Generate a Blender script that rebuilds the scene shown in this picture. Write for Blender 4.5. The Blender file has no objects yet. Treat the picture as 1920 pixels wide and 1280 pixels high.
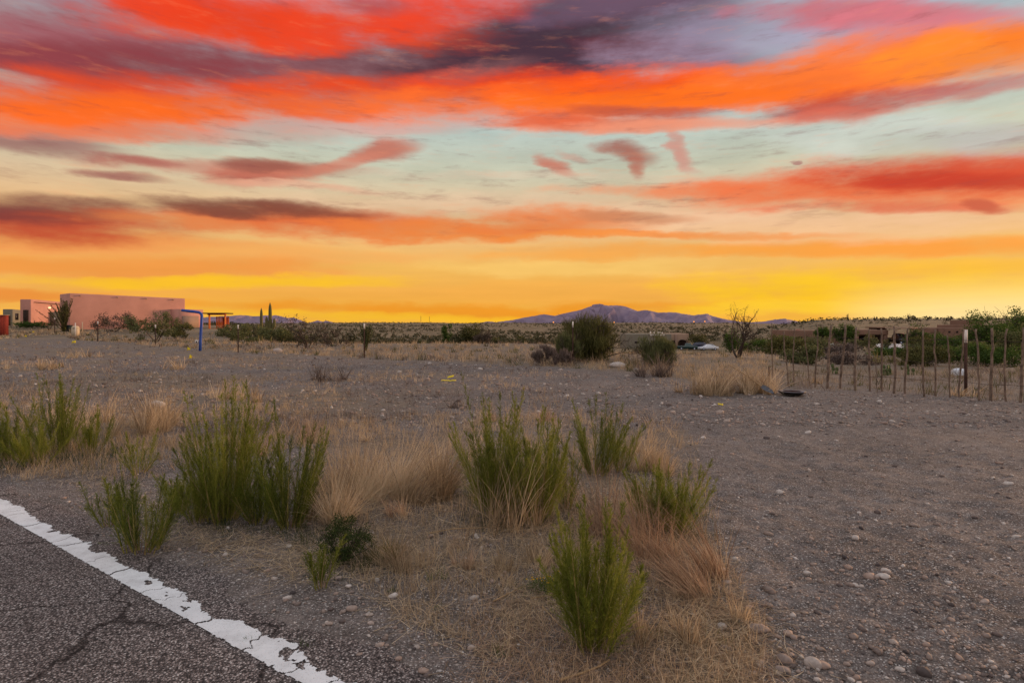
import bpy, math, random
import numpy as np
from mathutils import Vector, Matrix

rng = np.random.default_rng(11)
random.seed(11)
SC = bpy.context.scene
COL = SC.collection
F, HZ, EYE = 1067.0, 605.0, 1.65          # focal length in photo pixels, horizon row, eye height

# ------------------------------------------------------------------ camera
cam_d = bpy.data.cameras.new('camera'); cam = bpy.data.objects.new('camera', cam_d); COL.objects.link(cam)
cam.location = (0, 0, EYE); cam.rotation_euler = (math.radians(90), 0, 0)
cam_d.sensor_width = 36; cam_d.lens = 36 * F / 1920; cam_d.shift_y = -(640 - HZ) / 1920
cam_d.clip_start = 0.05; cam_d.clip_end = 40000
SC.camera = cam
SC.view_settings.view_transform = 'Standard'; SC.view_settings.look = 'None'
SC.view_settings.exposure = 0.0; SC.view_settings.gamma = 1
SC.cycles.use_denoising = True
SC.cycles.max_bounces = 4; SC.cycles.diffuse_bounces = 2; SC.cycles.transparent_max_bounces = 6

def lin(r, g, b):
    f = lambda c: c / 12.92 if c <= 0.04045 else ((c + 0.055) / 1.055) ** 2.4
    return (f(r / 255), f(g / 255), f(b / 255), 1)

# ------------------------------------------------------------------ sun
SUN_AZ, SUN_EL = math.radians(66), math.radians(4.5)
sd = Vector((math.sin(SUN_AZ) * math.cos(SUN_EL), math.cos(SUN_AZ) * math.cos(SUN_EL), math.sin(SUN_EL)))
sl = bpy.data.lights.new('sun', 'SUN'); sun = bpy.data.objects.new('sun', sl); COL.objects.link(sun)
sl.energy = 3.2; sl.angle = math.radians(8); sl.color = (1.0, 0.56, 0.30)
sun.rotation_euler = (-sd).to_track_quat('-Z', 'Y').to_euler(); sun.location = sd * 100

# ------------------------------------------------------------------ sky (world nodes, laid out by azimuth and elevation in degrees)
W = bpy.data.worlds.new('World'); SC.world = W; W.use_nodes = True
wt = W.node_tree; wt.nodes.clear(); WN, WL = wt.nodes.new, wt.links.new
def wmath(op, a, b=None, c=None):
    n = WN('ShaderNodeMath'); n.operation = op
    for i, v in enumerate((a, b, c)):
        if v is None: continue
        if isinstance(v, (int, float)): n.inputs[i].default_value = v
        else: WL(v, n.inputs[i])
    return n.outputs[0]
def wmix(fac, a, b):
    n = WN('ShaderNodeMix'); n.data_type = 'RGBA'; n.clamp_factor = True
    for s, v in ((0, fac), (6, a), (7, b)):
        if isinstance(v, (int, float, tuple)): n.inputs[s].default_value = v
        else: WL(v, n.inputs[s])
    return n.outputs[2]
def wrange(v, a, b, c=0.0, d=1.0):
    n = WN('ShaderNodeMapRange'); n.interpolation_type = 'SMOOTHSTEP'
    WL(v, n.inputs[0])
    for i, k in enumerate((a, b, c, d)): n.inputs[i + 1].default_value = k
    return n.outputs[0]
def wramp(v, stops):
    n = WN('ShaderNodeValToRGB'); WL(v, n.inputs[0]); e = n.color_ramp.elements
    while len(e) < len(stops): e.new(0.5)
    for el, (p, c) in zip(e, stops): el.position = p; el.color = c
    return n.outputs[0]
geo = WN('ShaderNodeTexCoord'); sep = WN('ShaderNodeSeparateXYZ'); WL(geo.outputs['Generated'], sep.inputs[0])
dx, dy, dz = sep.outputs
def wnoise(scale, zst, detail=5, rough=0.55, off=0.0):
    m = WN('ShaderNodeMapping'); m.inputs['Scale'].default_value = (1, 1, zst); m.inputs['Location'].default_value = (off, off * .7, off * .3)
    WL(geo.outputs['Generated'], m.inputs[0])
    n = WN('ShaderNodeTexNoise'); n.inputs['Scale'].default_value = scale; n.inputs['Detail'].default_value = detail
    n.inputs['Roughness'].default_value = rough; WL(m.outputs[0], n.inputs['Vector'])
    return n.outputs['Fac'], n.outputs['Color']
az = wmath('MULTIPLY', wmath('ARCTAN2', dx, dy), 57.2958)
sx_ = wmath('MULTIPLY', wmath('ARCSINE', dx), 57.2958)            # along the cloud streets (they run left to right)
sy_ = wmath('MULTIPLY', wmath('ARCTAN2', dz, dy), 57.2958)        # across them
el = wmath('MULTIPLY', wmath('ARCSINE', dz), 57.2958)
n1, c1 = wnoise(2.6, 4.5, 2, .5, 3.1)
n2, c2 = wnoise(7.0, 3.2, 7, .60, 8.7)
n3, c3 = wnoise(5.0, 12.0, 5, .55, 1.7)
def cen(v, k): return wmath('MULTIPLY', wmath('SUBTRACT', v, 0.5), k)
s1 = WN('ShaderNodeSeparateColor'); WL(c1, s1.inputs[0]); s2 = WN('ShaderNodeSeparateColor'); WL(c2, s2.inputs[0])
azw = wmath('ADD', wmath('ADD', sx_, cen(s1.outputs[0], 7)), cen(s2.outputs[0], 5))
elw = wmath('ADD', wmath('ADD', sy_, cen(s1.outputs[1], 2.0)), cen(s2.outputs[1], 2.2))
comb = WN('ShaderNodeCombineXYZ'); WL(azw, comb.inputs[0]); WL(elw, comb.inputs[1]); comb.inputs[2].default_value = 1.0
edge = wmath('ADD', cen(n2, 2.2), cen(n3, 0.8))
eln = wmath('DIVIDE', el, 90.0)
front = wramp(eln, [(0.0, lin(244, 180, 62)), (0.03, lin(240, 170, 72)), (0.06, lin(242, 184, 90)), (0.095, lin(238, 186, 122)), (0.13, lin(222, 192, 152)),
                    (0.165, lin(198, 198, 174)), (0.215, lin(186, 203, 198)), (0.27, lin(176, 184, 194)), (0.34, lin(172, 172, 190)), (0.42, lin(206, 202, 210)), (0.6, lin(228, 226, 226)), (1.0, lin(230, 228, 230))])
back = wramp(eln, [(0.0, lin(206, 182, 180)), (0.08, lin(222, 196, 190)), (0.2, lin(224, 208, 206)), (0.45, lin(228, 222, 222)), (1.0, lin(230, 228, 230))])
faz = wmath('COSINE', wmath('SUBTRACT', wmath('DIVIDE', az, 57.2958), math.radians(18)))
sky = wmix(wrange(faz, -0.5, 0.65), back, front)
# glow where the sun has gone down
gl = WN('ShaderNodeVectorMath'); gl.operation = 'DOT_PRODUCT'; WL(geo.outputs['Generated'], gl.inputs[0])
gaz = math.radians(43); gl.inputs[1].default_value = (math.sin(gaz), math.cos(gaz), 0.02)
# loose pink and mauve cloud for the rest of the dome (the frame's own clouds are laid over it)
over = wmath('MULTIPLY', wrange(n1, 0.50, 0.72), wrange(el, 22, 40))
sky = wmix(wmath('MULTIPLY', over, 0.55), sky, lin(206, 160, 172))
far = wmath('MULTIPLY', wmath('MULTIPLY', wrange(n3, 0.50, 0.68), wrange(faz, 0.45, 0.1)), wrange(el, 40, 12))
sky = wmix(wmath('MULTIPLY', far, 0.7), sky, lin(214, 140, 128))
def vop(op, *ins):
    n = WN('ShaderNodeVectorMath'); n.operation = op
    for i, v in enumerate(ins):
        if isinstance(v, tuple): n.inputs[i].default_value = v
        else: WL(v, n.inputs[i])
    return n.outputs['Value'] if op == 'DOT_PRODUCT' else n.outputs[0]
def triple(v):
    n = WN('ShaderNodeCombineXYZ')
    for i in range(3): WL(v, n.inputs[i])
    return n.outputs[0]
AZV, ELV, EDV = triple(azw), triple(elw), triple(edge)
def blobs3(bs):
    """three soft cloud patches at a time: (x, y, half width, half height, tilt, colour, opacity, grow)"""
    global sky
    A, B, C, D2, E2, F2, OP = [], [], [], [], [], [], []
    for cx, cy, rx, ry, tilt, col, op in bs:
        def ae(x, y):
            t, v = (x - 960) / F, (HZ - y) / F
            return math.degrees(math.asin(t / math.sqrt(1 + t * t + v * v))), math.degrees(math.atan(v))
        a0, e0 = ae(cx, cy); ka = (ae(cx + 9, cy)[0] - a0) / 9; ke = (e0 - ae(cx, cy + 9)[1]) / 9
        ct, st = math.cos(math.radians(tilt)), math.sin(math.radians(tilt)); RX, RY = rx * ka * 1.15, ry * ke * (1.4 if cy < 262 else 1.22)
        A.append(ct / RX); B.append(st / RX); C.append(-(ct * a0 + st * e0) / RX)
        D2.append(-st / RY); E2.append(ct / RY); F2.append(-(-st * a0 + ct * e0) / RY); OP.append(op)
    p = vop('MULTIPLY_ADD', AZV, tuple(A), vop('MULTIPLY_ADD', ELV, tuple(B), tuple(C)))
    q = vop('MULTIPLY_ADD', AZV, tuple(D2), vop('MULTIPLY_ADD', ELV, tuple(E2), tuple(F2)))
    d = vop('SUBTRACT', EDV, vop('MULTIPLY_ADD', q, q, vop('MULTIPLY', p, p)))
    mr = WN('ShaderNodeMapRange'); mr.data_type = 'FLOAT_VECTOR'; mr.interpolation_type = 'SMOOTHSTEP'; WL(d, mr.inputs[6])
    mr.inputs[7].default_value = (-1.5,) * 3; mr.inputs[8].default_value = (.08,) * 3; mr.inputs[9].default_value = (0, 0, 0); mr.inputs[10].default_value = tuple(OP)
    for k, bb in enumerate(bs):
        sky = wmix(vop('DOT_PRODUCT', mr.outputs[1], tuple(float(i == k) for i in range(3))), sky, lin(*bb[5]))
BLOBS = [
 # low bands
 (200, 490, 560, 34, 0, (240, 158, 78), .75), (1000, 395, 900, 22, 0, (232, 190, 160), .35),
 (330, 480, 520, 16, 0, (243, 172, 92), .7), (200, 505, 470, 20, 0, (238, 150, 66), .85), (430, 531, 330, 12, 1, (250, 192, 34), .9),
 (60, 560, 170, 9, 0, (232, 130, 50), .7), (900, 580, 460, 13, 0, (236, 146, 34), .85), (720, 596, 330, 8, 0, (247, 190, 40), .7), (1120, 545, 300, 20, 0, (243, 172, 74), .6),
 (1100, 500, 260, 14, 0, (247, 200, 110), .6), (1650, 545, 420, 32, 0, (250, 198, 18), .85), (1560, 583, 330, 12, 0, (250, 205, 50), .7), (1800, 505, 250, 14, 0, (252, 190, 40), .6),
 (1650, 466, 420, 17, 0, (250, 152, 52), .85), (1250, 470, 330, 13, 0, (246, 160, 62), .7), (1480, 415, 470, 34, 0, (244, 196, 158), .55),
 (150, 462, 350, 13, 0, (240, 150, 80), .75),
 # left dark bank and its lit foot
 (80, 428, 330, 30, -2, (190, 68, 42), .95), (60, 398, 220, 26, -4, (118, 52, 52), .9), (560, 418, 320, 24, -2, (226, 98, 42), .92), (450, 394, 250, 17, -3, (122, 66, 52), .92),
 (330, 420, 130, 12, -4, (225, 140, 80), .6), (850, 432, 240, 16, -1, (238, 130, 56), .8), (1010, 418, 180, 24, 2, (234, 122, 56), .9), (1180, 405, 110, 10, 0, (200, 130, 90), .75), (1200, 440, 330, 8, 0, (246, 140, 50), .8),
 # small swirls in the pale gap
 (440, 312, 260, 16, -3, (198, 128, 108), .75), (520, 322, 130, 24, 4, (188, 100, 80), .9), (500, 306, 80, 14, -8, (150, 88, 74), .8), (735, 283, 62, 18, 6, (190, 104, 84), .9), (650, 308, 90, 13, 12, (212, 130, 106), .8),
 (245, 299, 70, 12, -3, (176, 94, 84), .85), (205, 331, 85, 10, -6, (160, 96, 88), .85), (560, 350, 150, 8, -4, (226, 170, 140), .7),
 (1165, 288, 60, 17, -8, (166, 88, 72), .92, .8, .7), (1185, 312, 28, 18, -50, (186, 104, 84), .85, .8, .7), (1032, 312, 48, 11, -28, (202, 118, 96), .9, .8, .7), (1278, 282, 44, 13, -48, (208, 142, 126), .85, .8, .7), (1060, 300, 30, 7, -20, (214, 150, 130), .6),
 (1478, 302, 9, 3, 0, (160, 100, 100), .7, .8, .3), (1000, 332, 260, 9, 0, (222, 196, 170), .4),
 # right red bank
 (1400, 356, 330, 14, 1, (242, 140, 90), .9), (1640, 350, 400, 34, 2, (238, 112, 62), .92), (1790, 320, 330, 36, 3, (212, 66, 34), .95), (1800, 335, 260, 16, 2, (196, 52, 30), .85), (1680, 383, 230, 12, 0, (226, 100, 66), .8), (1870, 378, 55, 9, -12, (196, 84, 58), .8),
 (1880, 255, 200, 20, 2, (172, 158, 160), .6), (1650, 250, 260, 30, 0, (200, 206, 200), .5),
 # upper banks: the dark cores first, lit undersides over them
 (40, 268, 190, 24, -6, (150, 98, 94), .85), (420, 243, 430, 16, 0, (206, 152, 138), .65), (150, 238, 260, 18, -3, (238, 112, 60), .85), (700, 232, 330, 13, 0, (214, 158, 148), .55),
 (100, 70, 400, 90, -2, (160, 86, 94), .96), (620, 118, 460, 50, 0, (138, 68, 74), .95), (720, 130, 210, 26, 6, (172, 112, 116), .7), (200, 120, 330, 30, -4, (140, 60, 66), .9),
 (950, 88, 330, 66, 8, (80, 50, 60), .98), (1090, 62, 270, 66, 8, (70, 46, 60), .97), (1150, 10, 200, 24, 8, (110, 84, 104), .85), (1250, 96, 190, 22, -4, (106, 42, 52), .95),
 (1420, 60, 300, 44, 4, (164, 150, 174), .7), (1600, 22, 250, 22, 0, (208, 98, 104), .8), (1800, 48, 240, 34, 0, (222, 118, 128), .7),
 (250, 178, 430, 32, -3, (226, 72, 26), .92), (220, 203, 420, 24, -2, (250, 104, 22), .95), (600, 180, 160, 36, 4, (222, 86, 44), .8), (800, 165, 150, 18, 14, (176, 112, 108), .7),
 (540, 44, 330, 38, -4, (242, 76, 18), .97), (440, 22, 210, 34, -8, (232, 62, 26), .9), (800, 28, 240, 34, 10, (236, 66, 34), .95), (680, 16, 80, 14, 0, (170, 80, 84), .7),
 (1100, 160, 540, 24, 0, (238, 68, 16), .95), (1010, 190, 460, 28, 1, (248, 108, 40), .92), (1330, 160, 380, 32, 3, (250, 90, 10), .95), (1620, 128, 330, 46, 10, (250, 118, 42), .95), (1850, 100, 190, 42, 14, (253, 136, 36), .95),
 (1250, 190, 330, 20, 2, (254, 112, 18), .9), (1600, 196, 190, 18, 9, (196, 74, 54), .9), (1560, 216, 90, 12, 6, (220, 104, 80), .75), (1840, 162, 180, 13, 12, (190, 104, 100), .7), (1900, 70, 40, 26, 0, (254, 120, 14), .6),
 (1130, 236, 190, 13, 0, (232, 116, 72), .85), (1050, 232, 70, 14, 0, (226, 96, 56), .8), (1200, 212, 120, 10, -3, (186, 82, 62), .75), (1250, 240, 240, 10, 2, (240, 150, 116), .6),
]
BLOBS = [b[:7] for b in BLOBS]
while len(BLOBS) % 3: BLOBS.append((0, 0, 1, 1, 0, (0, 0, 0), 0.0))
for k in range(0, len(BLOBS), 3): blobs3(BLOBS[k:k + 3])
sky = wmix(wmath('MULTIPLY', wrange(gl.outputs['Value'], 0.965, 1.0), wrange(el, 4.5, 0.2, 0.0, 0.8)), sky, (1.0, 0.80, 0.40, 1))
# fine streaks of thicker and thinner cloud
n4, c4 = wnoise(13.0, 6.5, 7, .66, 5.3)
up_ = wrange(el, 5, 13)
sky = wmix(wmath('MULTIPLY', wrange(n4, 0.52, 0.74, 0.0, 0.34), up_), sky, lin(128, 62, 66))
sky = wmix(wmath('MULTIPLY', wrange(n4, 0.47, 0.28, 0.0, 0.16), wmath('MULTIPLY', up_, wrange(el, 40, 30))), sky, lin(250, 150, 100))
br = WN('ShaderNodeHueSaturation'); WL(sky, br.inputs['Color']); WL(wmath('ADD', wmath('MULTIPLY_ADD', cen(n3, 1.0), 0.18, 1.0), wmath('MULTIPLY', cen(n2, 1.0), wrange(el, 3, 16, 0.1, 0.55))), br.inputs['Value'])
# a clear low-sun sky behind it all (adds its own share of blue daylight from overhead)
nis = WN('ShaderNodeTexSky'); nis.sky_type = 'NISHITA'; nis.sun_disc = False; nis.sun_elevation = SUN_EL; nis.sun_rotation = SUN_AZ
add = WN('ShaderNodeMix'); add.data_type = 'RGBA'; add.blend_type = 'ADD'; add.inputs[0].default_value = 0.005
WL(br.outputs[0], add.inputs[6]); WL(nis.outputs[0], add.inputs[7])
bg = WN('ShaderNodeBackground'); WL(add.outputs[2], bg.inputs[0]); bg.inputs[1].default_value = 1.0
wo = WN('ShaderNodeOutputWorld'); WL(bg.outputs[0], wo.inputs[0])
W.cycles.sampling_method = 'NONE'

# ------------------------------------------------------------------ numpy noise
def _hash(ix, iy, s):
    n = (ix.astype(np.int64) * 374761393 + iy.astype(np.int64) * 668265263 + s * 974634541) & 0x7fffffff
    n = (n ^ (n >> 13)) * 1274126177 & 0x7fffffff
    return ((n ^ (n >> 16)) & 0xffff) / 65535.0
def vn(x, y, s=0):
    x = np.asarray(x, float); y = np.asarray(y, float)
    ix, iy = np.floor(x), np.floor(y); fx, fy = x - ix, y - iy
    ux, uy = fx * fx * (3 - 2 * fx), fy * fy * (3 - 2 * fy)
    a, b, c, d = _hash(ix, iy, s), _hash(ix + 1, iy, s), _hash(ix, iy + 1, s), _hash(ix + 1, iy + 1, s)
    return (a * (1 - ux) + b * ux) * (1 - uy) + (c * (1 - ux) + d * ux) * uy
def fbm(x, y, o=4, s=0):
    t, a, k = 0, .5, 0
    for i in range(o):
        t = t + a * vn(np.asarray(x) * 2 ** i, np.asarray(y) * 2 ** i, s + i * 17); k += a; a *= .5
    return t / k
def sst(a, b, x):
    t = np.clip((np.asarray(x, float) - a) / (b - a), 0, 1); return t * t * (3 - 2 * t)

# ------------------------------------------------------------------ terrain shape
LA, LB = np.array([-4.58, 5.09]), np.array([-0.863, 2.607])       # middle of the painted line
LD = (LA - LB) / np.linalg.norm(LA - LB); LN = np.array([-LD[1], LD[0]])
if LN[1] < 0: LN = -LN
def road_n(X, Y): return (X - LB[0]) * LN[0] + (Y - LB[1]) * LN[1]
PC = np.array([(0, 0), (44, 0), (60, -.7), (110, -4.7), (140, -5.3), (200, -5.3), (260, -4.2), (450, -1.2), (700, 1.3), (1000, .4), (3000, -12), (14000, -40)], float)
PR = np.array([(0, 0), (16, 0), (30, -.5), (60, -1.4), (90, -1.95), (125, -2), (170, -.4), (300, 4.0), (340, 3.7), (700, -3), (3000, -14), (14000, -40)], float)
PM = np.array([(0, 0), (27, 0), (36, -.3), (60, -1.75), (110, -4.7), (140, -5.3), (200, -5.3), (260, -4.2), (450, -1.2), (700, 1.3), (1000, .4), (3000, -12), (14000, -40)], float)
PL = np.array([(0, 0), (60, 0), (75, .8), (95, 1.1), (150, .9), (300, 0), (700, .2), (1000, -1), (3000, -12), (14000, -40)], float)
def hgt(X, Y, fine=False):
    X = np.asarray(X, float); Y = np.asarray(Y, float)
    Yp = np.maximum(Y, 0); t = X / np.maximum(Y, 1.0)
    wl = sst(-.33, -.52, t); wr = sst(.40, .56, t); wm = sst(.06, .17, t)
    z = (np.interp(Yp, PC[:, 0], PC[:, 1]) * (1 - wm) + np.interp(Yp, PM[:, 0], PM[:, 1]) * wm) * (1 - wl - wr) + np.interp(Yp, PL[:, 0], PL[:, 1]) * wl + np.interp(Yp, PR[:, 0], PR[:, 1]) * wr
    r = np.hypot(X, Y)
    z = z + (fbm(X / 60, Y / 60, 3, 5) - .5) * 2.6 * sst(90, 400, r) + (fbm(X / 9, Y / 9, 3, 9) - .5) * .35 * sst(14, 60, r)
    off = sst(.25, 1.1, road_n(X, Y))
    z = z + ((fbm(X / 1.3, Y / 1.3, 3, 21) - .5) * .075 - .01) * off
    if fine:
        near = off * sst(40, 6, r)
        z = z + (fbm(X * 7, Y * 7, 3, 31) - .5) * .035 * near + (vn(X * 34, Y * 34, 41) - .5) * .011 * off * sst(12, 3, r)
    return z
def G(px, py):                       # pixel on the flat lot -> ground point
    Y = EYE * F / (py - HZ); return np.array([(px - 960) / F * Y, Y])
def D(px, Y): return np.array([(px - 960) / F * Y, Y])
def Zat(py, Y): return EYE + (HZ - py) / F * Y
def ground3(p): return (float(p[0]), float(p[1]), float(hgt(p[0], p[1])))

# ------------------------------------------------------------------ materials
def mat(name):
    m = bpy.data.materials.new(name); m.use_nodes = True
    nt = m.node_tree; b = nt.nodes['Principled BSDF']; b.inputs['Roughness'].default_value = .9
    b.inputs['Specular IOR Level'].default_value = .25
    return m, nt, b
def N(nt, t, **kw):
    n = nt.nodes.new('ShaderNode' + t)
    for k, v in kw.items():
        if k in n.inputs: n.inputs[k].default_value = v
        else: setattr(n, k, v)
    return n
def ramp(nt, src, stops, interp='LINEAR'):
    r = N(nt, 'ValToRGB'); r.color_ramp.interpolation = interp; e = r.color_ramp.elements
    while len(e) < len(stops): e.new(.5)
    for q, (p, c) in zip(e, stops): q.position = p; q.color = c if len(c) == 4 else (*c, 1)
    nt.links.new(src, r.inputs[0]); return r.outputs[0]
def mixc(nt, fac, a, b, mode='MIX'):
    m = N(nt, 'Mix', data_type='RGBA', blend_type=mode)
    for i, v in ((0, fac), (6, a), (7, b)):
        if isinstance(v, (int, float)): m.inputs[i].default_value = v
        elif isinstance(v, tuple): m.inputs[i].default_value = v if len(v) == 4 else (*v, 1)
        else: nt.links.new(v, m.inputs[i])
    return m.outputs[2]
def pos(nt): return N(nt, 'NewGeometry').outputs['Position']
def noise(nt, vec, scale, detail=4, rough=.55):
    n = N(nt, 'TexNoise', Scale=scale, Detail=detail, Roughness=rough); nt.links.new(vec, n.inputs['Vector']); return n.outputs['Fac']
def bump(nt, b, h, strength=.5, dist=.01):
    n = N(nt, 'Bump', Strength=strength, Distance=dist); nt.links.new(h, n.inputs['Height']); nt.links.new(n.outputs[0], b.inputs['Normal'])

def simple(name, col, var=.25, scale=6, rough=.85, metal=0.0, obj=True):
    m, nt, b = mat(name); c = tuple(col[:3])
    v = N(nt, 'TexCoord').outputs['Object'] if obj else pos(nt)
    f = noise(nt, v, scale, 5, .6)
    dk = tuple(x * (1 - var) for x in c); lt = tuple(min(1, x * (1 + var)) for x in c)
    nt.links.new(ramp(nt, f, [(.3, dk), (.7, lt)]), b.inputs['Base Color'])
    b.inputs['Roughness'].default_value = rough; b.inputs['Metallic'].default_value = metal
    bump(nt, b, f, .25, .01)
    return m
def leafmat(name, stops, trans=.3, rough=.7):
    m, nt, b = mat(name)
    a = N(nt, 'Attribute', attribute_name='rnd'); c = ramp(nt, a.outputs['Fac'], stops)
    nt.links.new(c, b.inputs['Base Color']); b.inputs['Roughness'].default_value = rough; b.inputs['Specular IOR Level'].default_value = .15
    t = N(nt, 'BsdfTranslucent'); nt.links.new(c, t.inputs['Color'])
    x = N(nt, 'MixShader'); x.inputs[0].default_value = trans
    nt.links.new(b.outputs[0], x.inputs[1]); nt.links.new(t.outputs[0], x.inputs[2])
    nt.links.new(x.outputs[0], nt.nodes['Material Output'].inputs[0])
    return m

def ground_material():
    m, nt, b = mat('gravel_soil'); p = pos(nt)
    st = N(nt, 'Attribute', attribute_name='straw').outputs['Fac']; far = N(nt, 'Attribute', attribute_name='far').outputs['Fac']
    soil = ramp(nt, noise(nt, p, .9, 6, .65), [(.3, (.078, .069, .064)), (.5, (.120, .106, .099)), (.72, (.178, .158, .146))])
    grit = noise(nt, p, 55, 3, .7)
    soil = mixc(nt, .8, soil, ramp(nt, grit, [(.30, (.22, .22, .22)), (.5, (.5, .5, .5)), (.66, (.86, .84, .82))]), 'OVERLAY')
    soil = mixc(nt, .75, soil, ramp(nt, noise(nt, p, 5.5, 9, .78), [(.36, (.20, .19, .18)), (.5, (.5, .5, .5)), (.64, (.80, .79, .78))]), 'OVERLAY')
    hs = None; col = soil
    for sc, thr, k in ((46, .30, .85), (95, .42, .8), (19, .20, .75)):
        v = N(nt, 'TexVoronoi', Scale=float(sc), Randomness=1.0); nt.links.new(p, v.inputs['Vector'])
        wn = N(nt, 'TexWhiteNoise'); nt.links.new(v.outputs['Position'], wn.inputs['Vector'])
        cc = ramp(nt, wn.outputs['Value'], [(0, (.045, .04, .04)), (.22, (.13, .115, .11)), (.45, (.215, .19, .178)), (.6, (.26, .265, .26)), (.75, (.35, .30, .27)), (.9, (.48, .46, .44)), (1, (.70, .69, .67))])
        sel = N(nt, 'Math', operation='GREATER_THAN'); nt.links.new(wn.outputs['Color'], sel.inputs[0]); sel.inputs[1].default_value = .33
        msk = ramp(nt, v.outputs['Distance'], [(thr * .8, (1, 1, 1)), (thr * 1.15, (0, 0, 0))])
        mm = N(nt, 'Math', operation='MULTIPLY'); nt.links.new(msk, mm.inputs[0]); nt.links.new(sel.outputs[0], mm.inputs[1])
        m2 = N(nt, 'Math', operation='MULTIPLY'); nt.links.new(mm.outputs[0], m2.inputs[0]); m2.inputs[1].default_value = k
        col = mixc(nt, m2.outputs[0], col, cc)
        hh = N(nt, 'Math', operation='MULTIPLY'); nt.links.new(m2.outputs[0], hh.inputs[0]); hh.inputs[1].default_value = 30.0 / sc
        if hs is None: hs = hh.outputs[0]
        else:
            ad = N(nt, 'Math', operation='MAXIMUM'); nt.links.new(hs, ad.inputs[0]); nt.links.new(hh.outputs[0], ad.inputs[1]); hs = ad.outputs[0]
    straw = ramp(nt, noise(nt, p, 14, 6, .75), [(.3, (.085, .068, .050)), (.5, (.180, .145, .100)), (.7, (.30, .245, .168))])
    sm = N(nt, 'Math', operation='MULTIPLY'); nt.links.new(st, sm.inputs[0]); nt.links.new(ramp(nt, noise(nt, p, 2.3, 6, .7), [(.32, (.25, .25, .25)), (.62, (1, 1, 1))]), sm.inputs[1])
    col = mixc(nt, sm.outputs[0], col, straw)
    fg = ramp(nt, noise(nt, p, .11, 7, .75), [(.35, (.075, .066, .038)), (.5, (.16, .125, .075)), (.66, (.30, .235, .145))])
    col = mixc(nt, far, col, fg)
    nt.links.new(col, b.inputs['Base Color']); b.inputs['Roughness'].default_value = .95
    ad = N(nt, 'Math', operation='ADD'); nt.links.new(hs, ad.inputs[0]); nt.links.new(grit, ad.inputs[1])
    bump(nt, b, ad.outputs[0], .8, .012)
    return m

def asphalt_material():
    m, nt, b = mat('chip_seal_asphalt'); p = pos(nt)
    v = N(nt, 'TexVoronoi', Scale=105.0); nt.links.new(p, v.inputs['Vector'])
    wn = N(nt, 'TexWhiteNoise'); nt.links.new(v.outputs['Position'], wn.inputs['Vector'])
    chip = ramp(nt, wn.outputs['Value'], [(0, (.05, .047, .048)), (.35, (.16, .142, .14)), (.6, (.28, .248, .242)), (.82, (.42, .375, .365)), (.95, (.58, .55, .54)), (1, (.74, .73, .72))])
    gap = ramp(nt, v.outputs['Distance'], [(.32, (1, 1, 1)), (.62, (.18, .18, .18))])
    c = mixc(nt, .9, chip, gap, 'MULTIPLY')
    wv = N(nt, 'TexNoise', Scale=2.2, Detail=5.0); nt.links.new(p, wv.inputs['Vector'])
    ad = N(nt, 'VectorMath', operation='MULTIPLY_ADD'); nt.links.new(wv.outputs['Color'], ad.inputs[0]); ad.inputs[1].default_value = (.55, .55, 0); nt.links.new(p, ad.inputs[2])
    cv = N(nt, 'TexVoronoi', feature='DISTANCE_TO_EDGE', Scale=.75); nt.links.new(ad.outputs[0], cv.inputs['Vector'])
    c = mixc(nt, 1.0, c, ramp(nt, cv.outputs['Distance'], [(.003, (.22, .2, .2)), (.012, (1, 1, 1))]), 'MULTIPLY')
    big = ramp(nt, noise(nt, p, 1.1, 5, .6), [(.3, (.72, .72, .72)), (.7, (1.15, 1.12, 1.1))])
    c = mixc(nt, 1.0, c, big, 'MULTIPLY')
    nt.links.new(c, b.inputs['Base Color']); b.inputs['Roughness'].default_value = .8
    h = ramp(nt, v.outputs['Distance'], [(.1, (1, 1, 1)), (.65, (0, 0, 0))])
    bump(nt, b, h, .9, .006)
    return m
def paint_material():
    m, nt, b = mat('worn_white_paint'); p = pos(nt)
    c = ramp(nt, noise(nt, p, 9, 6, .7), [(.25, (.50, .53, .55)), (.55, (.68, .73, .76)), (.8, (.76, .80, .83))])
    d = ramp(nt, noise(nt, p, 120, 3, .6), [(.30, (.25, .24, .23)), (.40, (1, 1, 1))])
    nt.links.new(mixc(nt, .8, c, d, 'MULTIPLY'), b.inputs['Base Color']); b.inputs['Roughness'].default_value = .6
    bump(nt, b, noise(nt, p, 110, 3, .6), .35, .003)
    return m
def stone_material():
    m, nt, b = mat('river_stone'); p = pos(nt)
    a = N(nt, 'Attribute', attribute_name='rnd').outputs['Fac']
    c = ramp(nt, a, [(0, (.06, .054, .056)), (.15, (.125, .105, .10)), (.35, (.22, .185, .165)), (.55, (.295, .245, .215)), (.72, (.36, .28, .235)), (.86, (.42, .39, .36)), (.96, (.55, .53, .50)), (1, (.66, .65, .63))])
    c = mixc(nt, .7, c, ramp(nt, noise(nt, p, 40, 5, .7), [(.3, (.55, .55, .55)), (.7, (1.25, 1.22, 1.2))]), 'MULTIPLY')
    nt.links.new(c, b.inputs['Base Color']); b.inputs['Roughness'].default_value = .85
    bump(nt, b, noise(nt, p, 70, 4, .65), .4, .006)
    return m
def stucco(name, col, scale=3):
    m, nt, b = mat(name); p = pos(nt)
    f = noise(nt, p, .5, 5, .6); c = tuple(col)
    nt.links.new(ramp(nt, f, [(.3, tuple(x * .88 for x in c)), (.7, tuple(x * 1.08 for x in c))]), b.inputs['Base Color'])
    bump(nt, b, noise(nt, p, 12, 5, .6), .3, .02); b.inputs['Roughness'].default_value = .95
    return m
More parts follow.
